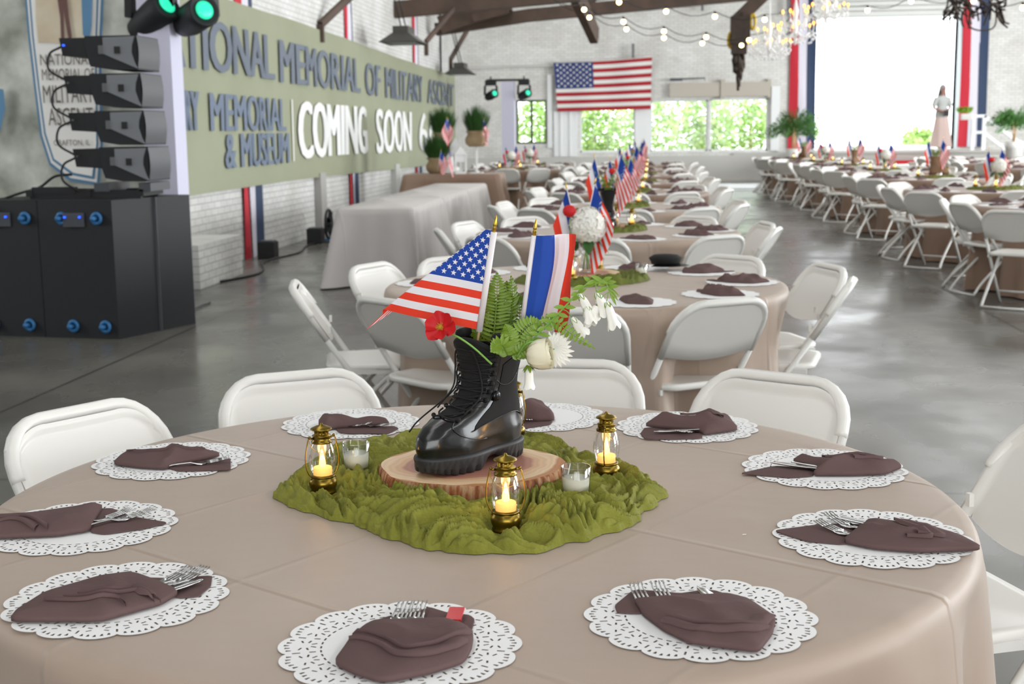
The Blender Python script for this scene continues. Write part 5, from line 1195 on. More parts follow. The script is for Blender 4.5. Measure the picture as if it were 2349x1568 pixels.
def centre(cx, cy_, nm, kind, i, flags=('us', 'tri')):
    on = 'on the %s' % nm; g = None
    place(scarf_far, 'olive gauze scarf ringing the centrepiece %s' % on, 'olive scarves', (cx, cy_, TZ), i * .6)
    place(slice_far, 'round wood slice under the centrepiece %s' % on, 'wood slices', (cx, cy_, TZ + .004), i * 1.1)
    z = TZ + .036
    if kind == 'vase':
        place(P_v, 'clear glass vase of flowers %s' % on, 'glass vases', (cx, cy_, z)); place(P_h, 'round white hydrangea bloom in the vase %s' % on, 'white hydrangeas', (cx + .01, cy_ - .02, z + .22), i)
        zf = z + .08; place(P_pop, 'red poppy beside the flags %s' % on, 'red poppies', (cx - .075, cy_ - .05, z + .27 + .02 * (i % 2)))
    else:
        src = boot_tan if kind == 'tan' else boot_blk
        place(src, '%s combat boot used as a vase %s' % ('tan suede' if kind == 'tan' else 'black leather', on), 'boots', (cx, cy_, z), R(200 + 40 * (i % 3)) if kind == 'black' else R(-60 + 30 * i))
        zf = z + .16; place(P_sp, 'green leafy sprigs in the boot %s' % on, 'leafy sprigs', (cx, cy_, z + .2), i)
    if 'us' in flags: place(P_us[i % 2 if kind != 'vase' else 0], 'small stars and stripes flag in the centrepiece %s' % on, 'stick flags', (cx + (-.03 if i == 1 else .02), cy_, zf))
    if 'tri' in flags: place(P_tr[0 if kind == 'vase' else i % 2], 'small blue white red tricolour in the centrepiece %s' % on, 'stick flags', (cx - .02, cy_ + .01, zf))
    for q, (dx, dy, wd) in enumerate(((-.06 if i == 1 else .17, -.21 if i == 1 else .02, 'first'), (-.22, .03, 'left'), (.05, .2, 'rear'))):
        if i > 3 and q == 2: continue
        lz = TZ + .012
        place(lantern_far, 'small brass lantern with lit candle, %s one on the %s' % (['front', 'left', 'rear'][q], nm), 'brass lanterns', (cx + dx, cy_ + dy, lz), q)
    if i < 5: place(cup_far, 'white candle in a glass cup %s' % on, 'white candles in glass cups', (cx + (.26 if i == 1 else .02), cy_ + (.02 if i == 1 else -.2), TZ + .01))
kinds = ['', 'vase', 'black', 'vase', 'tan', 'vase', 'tan', 'vase', 'tan']
for i, (cx, cy_) in enumerate(MID):
    if i: centre(cx, cy_ + .15, table_name('mid', i), kinds[i], i)
for i, (cx, cy_) in enumerate(RGT):
    if i: centre(cx + (.1 if i < 3 else 0), cy_ + .1, table_name('rgt', i), ['', 'vase', 'tan', 'vase', 'tan', 'vase', 'tan'][i], i)
for i, (cx, cy_) in enumerate(LFT): centre(cx, cy_, table_name('lft', i), 'vase', i + 5)
# dark visor caps resting on two place settings
def cap(label, x, y):
    t = thing('visor_cap', label, 'cap', (x, y, TZ + .03), .4); b = MB(); b.lathe([(0, .05), (.06, .045), (.085, .03), (.075, .012), (.072, .0), (.0, .0)], 20); b.build('crown', M['black_suede'], t)
    b = MB(); b.grid(lambda u, v: ((.07 + .05 * v) * math.cos(-PI * (.15 + .7 * u)), (.07 + .05 * v) * math.sin(-PI * (.15 + .7 * u)), .006 - .012 * v), 12, 3); b.build('visor', M['peak'], t)
cap('black patent-visor cap on a napkin at the far side of the second table', .12, 6.6)

# ------------------------------------------------------------ long banner on the left wall
BX = WX + .03
def bann(y, z):                                   # slight ripple
    return BX + .012 * math.sin(y * 2.1 + z) + .004 * math.sin(y * 5.3 - 2 * z) + .03
t = thing('wall_banner', 'long olive memorial banner with lettering stretched along the left wall', 'banner', (0, 0, 0))
b = MB(); b.grid(lambda u, v: (bann(11.6 + 20.85 * u, .82 + 2.1 * v), 11.6 + 20.85 * u, .83 - .05 * u + .03 * math.sin(6 * u) + (2.09 - .02 * u) * v), 120, 14); b.build('sheet', M['banner'], t)
def wtext(s, y0, y1, z0, z1, m, off=.0, name='lettering'):
    w = off * 1.3; V, F = text_geo(s, y0 + w, y1 - w, z0, z1, 0); q = MB()
    for k in (-1, -.5, 0, .5, 1): q.add([(bann(y, z) + .022 + .0004 * k, y + w * k, z) for y, z in V], F, 0, False)
    q.build(name, m, t)
wtext('NATIONAL', 11.75, 16.35, 2.12, 2.66, M['b_navy'], .03); wtext('MEMORIAL', 16.55, 21.35, 2.1, 2.64, M['b_navy'], .03); wtext('OF', 21.85, 23.05, 2.08, 2.62, M['b_navy'], .03)
wtext('MILITARY', 23.45, 27.55, 2.08, 2.62, M['b_navy'], .03); wtext('ASCENT', 28.2, 32.1, 2.07, 2.6, M['b_navy'], .03)
wtext('MILITARY', 11.7, 13.45, 1.5, 1.9, M['b_blue'], .02); wtext('MEMORIAL', 13.75, 16.8, 1.49, 1.9, M['b_blue'], .02); wtext('& MUSEUM', 14.2, 16.9, 1.08, 1.47, M['b_blue'], .02)
wtext('COMING', 17.3, 21.8, 1.12, 1.89, M['b_white'], .05); wtext('SOON', 22.6, 26.1, 1.1, 1.87, M['b_white'], .05); wtext('6/', 26.85, 28.9, 1.08, 1.86, M['b_white'], .05)
q = MB(); q.add([(bann(y, z) + .022, y, z) for y, z in ((17.06, 1.1), (17.1, 1.1), (17.1, 1.9), (17.06, 1.9))], [(0, 1, 2, 3)]); q.build('divider_line', M['b_white'], t)

# red, white and navy bunting drops
def bunting(label, axis, u, w, z0, z1, base):
    t = thing('bunting', label, 'bunting', (0, 0, 0), 0, 'red white and blue bunting drops')
    for k, m in enumerate(('st_red', 'st_white', 'st_navy')):
        b = MB()
        def fn(p, v, k=k):
            s = u + w * (k + p) / 3 + .02 * math.sin(3 * v + k); d = base + .015 * math.sin(p * 3 + k * 2 + 5 * v) ; z = z0 + (z1 - z0) * v
            return (d, s, z) if axis == 'x' else (s, d, z)
        b.grid(fn, 6, 14); b.build('red_strip' if k == 0 else ('white_strip' if k == 1 else 'navy_strip'), M[m], t)
bunting('nearest red white navy bunting drop falling below the banner', 'x', 14.95, .75, 0, 4.3, WX + .02)
bunting('second red white navy bunting drop on the left wall, by the first hanging heater', 'x', 20.6, .62, .1, 4.9, WX + .02)
bunting('third red white navy bunting drop near the end of the left wall', 'x', 26.8, .7, .1, 4.9, WX + .02)
bunting('narrow bunting drop beyond the left wall corner', 'x', 31.9, .6, 2.9, 4.6, -5.18)
bunting('bunting drop left of the open dock door', 'y', 3.98, .72, .9, 5.2, FY - .08)
bunting('bunting drop right of the open dock door', 'y', 8.52, .72, .9, 5.0, FY - .08)

# pilaster pipes, brackets
b = MB(); b.box(WX, WX + .1, 18.4, 18.72, 0, .9); tag(b.build('wall_post', mat('grey_post', 'a9a7a3', .7)), 'grey post standing against the left wall nearer the black speakers', 'post')
b = MB(); b.box(WX, WX + .1, 24.2, 24.6, .05, .88); tag(b.build('wall_post', M['concrete']), 'short grey post on the left wall behind the pale long table', 'post')
def hit_wall(x0, y0, x1, y1):
    pass
t = thing('brick_plinth', 'low white rounded masonry footing on the floor beside the black subwoofer', 'plinth', (-4.39, 12.9, 0))
b = MB(); b.box(-.25, .22, -.9, .45, 0, .42); b.build('block', M['wall_x'], t)
# uplights and small floor items by the wall
for x, y, lab in ((-4.4, 15.1, 'black uplight box at the foot of the nearest bunting drop'), (-4.35, 17.2, 'black uplight box beside the round floor fan'), (-4.35, 21.2, 'black uplight box at the foot of the second bunting drop'), (-4.4, 25.0, 'small black uplight box on the wall beyond the second bunting drop')):
    t = thing('uplight', lab, 'uplight', (x, y, 0), 0, 'uplights along the left wall'); b = MB(); b.box(-.1, .1, -.1, .1, 0, .2); b.build('case', M['black'], t); b = MB(); b.box(-.08, .08, -.08, .08, .2, .215); b.build('front_glass', M['dkgrey'], t)
t = thing('floor_fan', 'small round black floor fan by the left wall', 'fan', (-4.3, 17.75, 0)); b = MB()
b.tube([(0, .2 * math.cos(a), .22 + .2 * math.sin(a)) for a in [2 * PI * i / 20 for i in range(20)]], .02, 6, closed=True); b.build('ring', M['black'], t)
b = MB(); b.sphere((0, 0, .22), .05, 8, 6)
for q in range(5): b.bar((0, 0, .22), (.02, .17 * math.cos(q * 1.257), .22 + .17 * math.sin(q * 1.257)), .07, .01)
b.build('blades', M['cable'], t); b = MB(); b.box(-.12, .12, -.12, .12, 0, .02); b.build('foot', M['blue_plug'], t)
b = MB(); b.tube(spline([(-4.35, 12.1, .012), (-4.0, 13.3, .012), (-4.3, 14.6, .012), (-4.2, 15.7, .012), (-4.35, 16.9, .012), (-4.1, 18.0, .012), (-4.35, 20.5, .012)], 8), .012, 6); tag(b.build('power_cable', M['cable']), 'black cable running along the foot of the left wall', 'cable')
# overhead heaters on dark brackets
def heater(label, x, y, z, s=1.0):
    t = thing('hanging_heater', label, 'heater', (x, y, z), 0, 'hanging heaters on the left side'); b = MB()
    a = [(-.42, -.62), (.42, -.62), (.42, .62), (-.42, .62)]; c = [(-.16, -.4), (.16, -.4), (.16, .4), (-.16, .4)]
    b.add([(p[0] * s, p[1] * s, 0) for p in a] + [(p[0] * s, p[1] * s, .2 * s) for p in c] + [(p[0] * s, p[1] * s, .33 * s) for p in c], [(0, 1, 5, 4), (1, 2, 6, 5), (2, 3, 7, 6), (3, 0, 4, 7), (4, 5, 9, 8), (5, 6, 10, 9), (6, 7, 11, 10), (7, 4, 8, 11), (8, 9, 10, 11)], 0, False); b.build('hood', M['shade'], t)
    b = MB(); b.obox((0, 0, .01), (.6 * s, 1.0 * s, .03), 0); b.build('grille', M['grey_metal'], t)
    b = MB()
    for y_ in (-.3, .3): b.tube([(0, y_ * s, .33 * s), (-.3, y_ * s, 1.6)], .012, 5)
    b.build('chain', M['cable'], t)
heater('nearer dark hooded heater hanging above the olive banner', -3.95, 22.0, 2.92, .8); heater('farther dark hooded heater hanging at the end of the olive banner', -4.1, 30.0, 2.75, .75)
for k, (a, z_, w) in enumerate((((-4.6, 18.9, 3.0), (-4.2, 19.8, 3.6), .09), ((-3.95, 24.3, 3.1), (-3.5, 24.9, 3.75), .07), ((-4.35, 30.2, 3.1), (-3.9, 30.6, 3.95), .08))):
    b = MB(); b.bar(a, z_, w, w); b.bar(a, (a[0], a[1], a[2] - .25), w, w); tag(b.build('wall_bracket', M['beam']), ['nearest dark diagonal bracket above the banner', 'dark diagonal bracket over the nearer heater', 'dark diagonal bracket over the farther heater'][k], 'bracket')

# ------------------------------------------------------------ roof timbers
def at_yy(px, py, y): return at_y(px, py, y)
def timber(label, pts, w, h, cat='beam'):
    b = MB()
    for a, z_ in zip(pts, pts[1:]): b.bar(a, z_, w, h)
    o = b.build('roof_beam', M['beam']); tag(o, label, cat, 'roof timbers'); return o
YT = 29.0
timber('long dark tie beam crossing above the wall flag', [at_y(1000, 68, YT), at_y(1210, 36, YT), at_y(1640, -6, YT), at_y(2100, -50, YT)], .28, .26)
timber('dark rafter dropping from the upper left onto the tie beam', [at_y(880, 25, YT - 4), at_y(1330, -16, YT - 4)], .25, .3)
timber('heavy dark knee timber at the left end of the tie beam', [at_y(1010, 58, YT - .3), at_y(1170, 5, YT - .3)], .3, .36)
timber('short pale-edged strut above the knee timber', [at_y(1085, 42, YT - .6), at_y(1165, 22, YT - .6)], .1, .16)
timber('twin diagonal dark brace ending above the wall flag', [at_y(1312, -20, 25.5), at_y(1364, 90, 27.0)], .16, .2)
timber('second leg of the diagonal brace above the wall flag', [at_y(1325, -22, 26.2), at_y(1366, 76, 27.6)], .14, .2)
timber('dark diagonal brace above the hanging chain hoist', [at_y(1760, -20, 24.5), at_y(1690, 48, 24.5)], .22, .24)
timber('roof brace over the top left chandelier', [at_y(1345, 22, YT), at_y(1372, -30, YT)], .12, .2)
b = MB()
for px, y0, y1 in ((1611, 0, 25), (1808, 0, 35), (1452, 110, 135)): b.bar(at_y(px, y0 - 10, 36.8), at_y(px, y1, 36.8), .07, .07)
tag(b.build('wall_conduit', M['grey_metal']), 'short grey conduits fixed high on the far wall', 'conduit', kind='stuff')
# wall flag
t = thing('wall_flag', 'large stars and stripes flag hung flat on the far wall above the windows', 'flag', (0, 0, 0))
tl, tr_, br, bl = at_y(1270, 143, FY - .2), at_y(1496, 130, FY - .2), at_y(1493, 250, FY - .2), at_y(1279, 256, FY - .2)
def WF(s, tt):
    u = s / 1.9; p = tl.lerp(tr_, u).lerp(bl.lerp(br, u), tt); p.y += .03 * math.sin(u * 14) * (1 - .5 * tt) ; p.z -= .03 * math.sin(PI * u) * (1 - tt); return p
us_flag(WF, 40, 2, 1.9).build('flag_cloth', [M['w_red'], M['w_white'], M['w_blue']], t)
b = MB(); b.tube([WF(1.9 * i / 20, 0) for i in range(21)], .014, 5); b.build('heading', M['w_white'], t)

# chain hoist, tangled chain, string bulbs, chandeliers
t = thing('chain_hoist', 'rusty chain hoist with yellow wheels hanging from the brace', 'hoist', (0, 0, 0)); HY = 24.4
b = MB(); b.obox(at_y(1698, 70, HY), (.34, .3, .5)); b.obox(at_y(1695, 105, HY), (.27, .25, .3)); b.tube([at_y(1705, 30, HY), at_y(1700, 60, HY)], .05, 8); b.build('body', M['rust'], t)
b = MB(); rnd = random.Random(2)
for q in range(7):
    x = 1684 + q * 3.5; y1 = 150 + 50 * (1 - abs(q - 3) / 3.5) + rnd.uniform(-8, 8); pts = [at_y(x + rnd.uniform(-1.5, 1.5), 95 + (y1 - 95) * k / 8, HY + rnd.uniform(-.08, .08)) for k in range(9)]; b.tube(pts, [.03 + .01 * (k % 2) for k in range(9)], 5)
b.tube([at_y(1692, 150, HY), at_y(1693, 208, HY)], .025, 6); b.build('chain', M['rust'], t)
for (x, y) in ((1727, 50), (1676, 92)):
    b = MB(); c = at_y(x, y, HY); b.tube([c + Vector((.04 * math.cos(a), .0, .13 * math.sin(a))) for a in [2 * PI * i / 16 for i in range(16)]], .028, 6, closed=True); b.build('wheel', M['yellow'], t)
t = tag(MB().build('x', M['rust']), 'x', 'x'); bpy.data.objects.remove(t)
b = MB(); rnd = random.Random(9)
for q in range(26):
    x = rnd.uniform(2170, 2310); pts = [at_y(x + rnd.uniform(-16, 16), -10 + k * rnd.uniform(5, 16), 20 + rnd.uniform(-.2, .2)) for k in range(6)]; b.tube(spline(pts, 3), .014, 5)
pts = [at_y(2215, 20, 20), at_y(2222, 58, 20), at_y(2250, 70, 20), at_y(2282, 60, 20), at_y(2285, 10, 20)]; b.tube(spline(pts, 4), .012, 5)
tag(b.build('tangled_chain', M['rust']), 'dark tangled chain bundle hanging above the right bunting', 'chain')
BULBS = [((1340, 22), 20), ((1352, 40), 21), ((1420, 5), 19), ((1430, 50), 20), ((1437, 67), 21.5), ((1528, 26), 19.5), ((1523, 72), 20.5), ((1523, 87), 21.5), ((1640, 38), 20), ((1620, 85), 21), ((1611, 99), 22), ((1754, 45), 20), ((1718, 92), 21), ((1701, 104), 22), ((2233, 2), 19), ((2346, 18), 18), ((2090, 3), 20), ((1990, 24), 21)]
bp = thing('string_bulb', 'x', 'light bulb', (0, 0, -50)); b = MB(); b.sphere((0, 0, 0), .036, 10, 8); b.lathe([(.034, -.0), (.02, .03)], 8); b.build('globe', M['bulb'], bp); b = MB(); b.lathe([(.016, .03), (.018, .07), (.008, .075)], 8); b.build('socket', M['black'], bp)
for k, (p, y) in enumerate(BULBS):
    c = at_y(p[0], p[1], y); place(bp, 'warm round string-light bulb, number %s from the left in the strings' % ['one', 'two', 'three', 'four', 'five', 'six', 'seven', 'eight', 'nine', 'ten', 'eleven', 'twelve', 'thirteen', 'fourteen', 'fifteen', 'sixteen', 'seventeen', 'eighteen'][sorted(range(18), key=lambda i: BULBS[i][0][0]).index(k)], 'string light bulbs', tuple(c))
for n_, ids in enumerate(((0, 3, 6, 9, 12), (1, 4, 7, 10, 13), (2, 5, 8, 11), (17, 16, 14, 15))):
    P = [at_y(*BULBS[i][0], BULBS[i][1]) + Vector((0, 0, .075)) for i in ids]; pts = [at_y([1250, 1250, 1250, 1860][n_], -20, 21) ] + P + [at_y([1840, 1840, 1840, 2420][n_], [20, 60, -10, 0][n_], [21, 21, 21, 18][n_])]
    out = []
    for a, z_ in zip(pts, pts[1:]):
        for k in range(6): f = k / 6; out.append(a.lerp(z_, f) - Vector((0, 0, .10 * math.sin(PI * f))))
    b = MB(); b.tube(out, .006, 5); tag(b.build('string_light_cord', M['cable']), ['upper-front string-light cord hanging above the far flag', 'lowest string-light cord hanging above the far flag', 'highest string-light cord hanging above the far flag', 'string-light cord hanging over the dock door'][n_], 'cord')
def chandelier(label, c, s):
    t = thing('chandelier', label, 'chandelier', c, 0, 'crystal chandeliers'); rd = random.Random(int(c[0] * 10)); b = MB(); b.lathe([(0, -.3 * s), (.03 * s, -.27 * s), (.05 * s, -.1 * s), (.02 * s, .1 * s), (.05 * s, .3 * s), (.015 * s, .5 * s), (.01 * s, .9 * s), (0, .9 * s)], 10); b.build('stem', M['crystal'], t)
    b = MB(); cb = MB(); cr = MB(); sk = MB()
    for tier, (R_, z0, n) in enumerate(((.42, -.08, 8), (.24, .16, 5))):
        for q in range(n):
            a = 2 * PI * q / n + tier * .4; ca, sa = math.cos(a), math.sin(a)
            b.tube(spline([(.03 * s * ca, .03 * s * sa, z0 * s), (R_ * .5 * s * ca, R_ * .5 * s * sa, (z0 - .13) * s), (R_ * s * ca, R_ * s * sa, z0 * s)], 5), .011 * s, 5)
            sk.tube([(R_ * s * ca, R_ * s * sa, z0 * s), (R_ * s * ca, R_ * s * sa, (z0 + .09) * s)], .012 * s, 6)
            cb = MB(); cb.sphere((R_ * s * ca, R_ * s * sa, (z0 + .125) * s), .019 * s, 8, 6, sc=(1, 1, 1.9)); cb.build('candle_bulb', M['candle_bulb'], t)
            for k in range(4):
                rr = R_ * (1 - .1 * k) ; cr.sphere((rr * s * math.cos(a + .15 * k), rr * s * math.sin(a + .15 * k), (z0 - .05 - .055 * k) * s), .021 * s, 6, 4)
            for k in range(5):
                f = (k + .5) / 5; a2 = 2 * PI * (q + 1) / n + tier * .4; x = R_ * ((1 - f) * ca + f * math.cos(a2)); y = R_ * ((1 - f) * sa + f * math.sin(a2)); cr.sphere((x * s, y * s, (z0 - .06 - .08 * math.sin(PI * f)) * s), .018 * s, 6, 4)
    for q in range(12):
        a = q * .52; cr.sphere((.1 * s * math.cos(a), .1 * s * math.sin(a), (-.28 - .03 * (q % 2)) * s), .02 * s, 6, 4)
    b.build('arm', M['crystal'], t); sk.build('candle_sleeve', M['wax'], t); cr.build('crystals', M['crystal'], t)['kind'] = 'stuff'
chandelier('nearest crystal chandelier with orange candle bulbs, left of the dock door', at_y(1765, 100, 17), .62)
chandelier('second crystal chandelier, overlapping the left door bunting', at_y(1825, 62, 18.5), .72)
chandelier('third crystal chandelier above the top left corner of the dock door', at_y(1895, 18, 20), .75)

# ------------------------------------------------------------ stage corner: backdrop, towers, speakers
BKY = 11.35
t = thing('stage_backdrop', 'mottled grey-green printed backdrop with a memorial emblem behind the speakers', 'backdrop', (0, 0, 0))
b = MB(); b.grid(lambda u, v: (-11.5 + 7.32 * u, BKY - .03 * math.sin(u * 30), .0 + 4.6 * v), 60, 4); b.build('sheet', M['stage_print'], t)
def bp_(px, py, d=0): q = at_y(px, py, BKY - .05 - d); return q
def shape(name, pts, m, d): 
    V = [bp_(x, y, d) for x, y in pts]; q = MB(); q.add(V, [tuple(range(len(V)))], 0, False); q.build(name, m, t)
sh = [(55, -60), (230, -60), (222, 90), (205, 250), (200, 330), (215, 432), (150, 400), (118, 370), (98, 310), (85, 200), (70, 80)]
shape('emblem_border', [(52, -60), (240, -60), (232, 120), (236, 330), (228, 425), (160, 415), (113, 378), (92, 312), (78, 200), (64, 80)], M['logo_blue'], 0)
shape('emblem_border', [(57, -60), (234, -60), (226, 120), (230, 330), (222, 418), (162, 408), (117, 373), (97, 310), (83, 200), (69, 80)], M['logo_white'], .01)
shape('emblem_line', [(62, -60), (228, -60), (221, 120), (225, 330), (216, 411), (165, 401), (121, 368), (101, 307), (87, 200), (73, 80)], M['logo_blue'], .02)
shape('emblem_field', [(66, -60), (224, -60), (217, 120), (221, 330), (211, 404), (168, 396), (124, 364), (105, 305), (91, 200), (77, 80)], M['logo_white'], .03)
shape('emblem_rock', [(80, -60), (205, -60), (200, 40), (196, 105), (160, 104), (120, 98), (88, 98), (82, 40)], M['ivory_rock'], .04)
shape('emblem_sky', [(185, -60), (214, -60), (210, 60), (205, 92), (190, 80), (188, 30)], M['logo_blue'], .05)
shape('emblem_climber', [(135, -60), (158, -60), (154, 0), (158, 40), (165, 85), (158, 93), (150, 50), (146, 20), (148, 92), (140, 92), (138, 40), (132, 0)], M['logo_brown'], .06)
def btext(s, px0, px1, py0, py1, d=.05):
    a = bp_(px0, py1, d); c = bp_(px1, py0, d); V, F = text_geo(s, a.x, c.x, a.z, c.z, 0); q = MB(); q.add([(x, BKY - .05 - d, z) for x, z in V], F, 0, False); q.build('lettering', M['logo_text'], t)
btext('NATIONAL', 93, 212, 122, 150); btext('MEMORIAL OF', 97, 216, 156, 184); btext('MILITARY', 100, 214, 194, 236); btext('ASCENT', 112, 212, 246, 288); btext('GRAFTON, IL', 124, 206, 320, 336)
shape('emblem_star', [(-20, 200), (8, 205), (12, 250), (0, 300), (-20, 310)], M['logo_blue'], .01)
def tower(label, x, y, w, z1, heads, bar_x, hz, sc, rots):
    t = thing('lighting_tower', label, 'lighting tower', (x, y, 0), 0, 'fabric-wrapped lighting towers'); b = MB()
    b.box(-w / 2, w / 2, -w / 2, w / 2, 0, z1); b.build('fabric_sleeve', M['lycra'], t)
    b = MB(); b.box(-w * .9, w * .9, -w * .9, w * .9, 0, .02); b.build('base_plate', M['grey_metal'], t)
    b = MB(); b.tube([(bar_x[0] - x, -w * .3, z1 + .04), (bar_x[1] - x, -w * .3, z1 + .04)], .03 * sc, 8); b.build('cross_bar', M['black'], t)
    for k, (hx, rot) in enumerate(zip(heads, rots)):
        h = thing('moving_head_light', '%s moving-head stage light with teal lens on %s' % (['left', 'right'][k], label.replace('lilac-white fabric ', '').replace('wrapped ', '')), 'stage light', (hx, y - w * .3, hz), 0, 'moving-head lights'); s = sc
        b = MB(); b.box(-.14 * s, .14 * s, -.1 * s, .1 * s, .2 * s, .34 * s); b.tube([(0, 0, .34 * s), (0, 0, .43 * s)], .02 * s, 6); b.build('base_box', M['black'], h)
        for sg in (-1, 1): b = MB(); b.bar((sg * .15 * s, 0, .2 * s), (sg * .16 * s, 0, -.04 * s), .05 * s, .1 * s); b.build('yoke_arm', M['black'], h)
        b = MB(); b.lathe([(0, -.2 * s), (.09 * s, -.18 * s), (.115 * s, -.05 * s), (.115 * s, .1 * s), (.12 * s, .19 * s), (.105 * s, .2 * s), (.095 * s, .185 * s)], 20); hd = b.build('head', M['black2'], h); hd.location = (0, 0, -.05 * s); hd.rotation_euler = rot
        b = MB(); b.lathe([(0, .200 * s), (.04 * s, .199 * s), (.068 * s, .196 * s)], 20); ln = b.build('lens', M['lens'], hd)
    return t
c = at_y(385, 430, 10.75); tower('lilac-white fabric wrapped near lighting tower behind the subwoofers', c.x, 10.75, .27, 2.72, [at_y(308, 30, 10.3).x, at_y(408, 45, 10.3).x], (at_y(250, 0, 10.3).x, at_y(500, 0, 10.3).x), at_y(360, 22, 10.5).z, 1.12, [(R(62), 0, R(62)), (R(78), 0, R(44))])  # the fabric is white; its lilac is light put into the colour
c = at_y(1168, 380, 31); tower('lilac-white fabric wrapped far lighting tower at the far wall', c.x, 31, .30, at_y(1168, 188, 31).z, [at_y(1127, 212, 31).x, at_y(1203, 212, 31).x], (at_y(1115, 0, 31).x, at_y(1212, 0, 31).x), at_y(1165, 214, 31).z, .9, [(R(75), 0, R(38)), (R(75), 0, R(38))])  # white fabric here too, lilac light put into the colour
# subwoofers: two wide cabinets side by side seen from the rear
SB = [(atz(275, 778), atz(450, 742))]
p0 = atz(275, 778); p1 = atz(450, 742); ex_ = Vector((p1.x - p0.x, p1.y - p0.y)).normalized(); fdir = (atz(0, 770) - p0); fdir.z = 0; fdir = fdir.normalized(); ang = math.atan2(fdir.y, fdir.x)
ry = Vector((ex_.x, ex_.y, 0))
def sub_pt(u, v, z): return p0 + fdir * u + ry * v + Vector((0, 0, z))
DEP = (p1 - p0).length
for k in range(2):
    u0, u1 = (.004, .60) if k == 0 else (.606, 1.2)
    t = thing('subwoofer', ['right black subwoofer cabinet with blue connectors on its back', 'left black subwoofer cabinet at the frame edge with blue connectors'][k], 'subwoofer', tuple(sub_pt((u0 + u1) / 2, DEP / 2, 0)), 0, 'subwoofers'); o = t.location.copy()
    b = MB(); V = [sub_pt(u, v, z) - Vector(o) for z in (0.0, 1.0) for v in (0, DEP) for u in (u0, u1)]
    b.add(V, [(0, 2, 3, 1), (4, 5, 7, 6), (0, 1, 5, 4), (2, 6, 7, 3), (0, 4, 6, 2), (1, 3, 7, 5)], 0, False); b.build('cabinet', M['black2'], t)
    if k == 0:
        b = MB(); P = [sub_pt(u0 - .004, DEP * .52, z) - Vector(o) for z in (.0, 1.0)]; b.bar(P[0], P[1], .03, .012); b.build('side_trim', M['dkgrey'], t)
    for (u, z) in ((((.12, .87), (.40, .87), (.10, .09), (.36, .09))) if k == 0 else ((.70, .87), (1.0, .87), (.72, .09), (1.02, .09))):
        c = sub_pt(u, -.012, z) - Vector(o); n = -ry; e = fdir; q = MB(); q.tube([c + (e * math.cos(a) + Vector((0, 0, 1)) * math.sin(a)) * .035 for a in [2 * PI * i / 16 for i in range(16)]], .014, 6, closed=True); q.tube([c - ry * .005, c - ry * .05], .018, 8); q.build('blue_connector', M['blue_plug'], t)
    q = MB(); c = sub_pt((u0 + u1) / 2 + .0, -.01, .86) - Vector(o); q.obox(c, (.16, .02, .1)); q.build('connector_plate', M['dkgrey'], t)
    q = MB(); q.obox(c + Vector((.05, -.02, .02)), (.012, .012, .012)); q.obox(c + Vector((-.06, -.02, .02)), (.012, .012, .012)); q.build('indicator_led', M['blue_led'], t)
def rear(px, py): 
    # point a little behind the rear panels, by pixel
    r = ray(px, py); n = ry; k = ((p0 - Vector((0, 0, CAM_H)) - ry * .03).dot(n)) / r.dot(n); return Vector((0, 0, CAM_H)) + r * k
for k, (pts, lab) in enumerate((([(-5, 560), (20, 600), (60, 690), (90, 745)], 'black cable looping down the left subwoofer'), ([(130, 520), (135, 600), (125, 700), (150, 745)], 'black cable hanging down the right subwoofer'), ([(150, 752), (185, 730), (190, 750), (160, 772), (120, 775)], 'coiled black cable at the foot of the right subwoofer'), ([(-5, 540), (5, 515), (30, 500)], 'blue cable at the left frame edge'))):
    b = MB(); b.tube(spline([rear(*p) for p in pts], 8), .008, 6); tag(b.build('speaker_cable', M['blue_plug'] if k == 3 else M['cable']), lab, 'cable')
# line array on top of the subs
t = thing('array_frame', 'black mounting frame on top of the subwoofers carrying the speaker stack', 'mounting frame', (0, 0, 0))
AY = 9.45
def ap(px, py, y=AY): return at_y(px, py, y)
b = MB(); a_, c_ = ap(95, 446), ap(345, 446)
for y in (AY - .17, AY + .17): b.bar((a_.x, y, 1.03), (c_.x, y, 1.03), .04, .06)
for x in (a_.x, (a_.x + c_.x) / 2 + .02, c_.x): b.bar((x, AY - .2, 1.04), (x, AY + .2, 1.04), .05, .05)
b.bar((a_.x + .02, AY - .17, 1.06), (a_.x + .35, AY - .17, 1.06), .05, .05); b.build('frame_rail', M['black'], t)
b = MB(); b.box(ap(215, 0).x, ap(250, 0).x, AY - .2, AY + .2, 1.05, 1.11); b.box(ap(318, 0).x, ap(345, 0).x, AY - .2, AY + .2, 1.05, 1.11); b.build('clamp', M['dkgrey'], t)
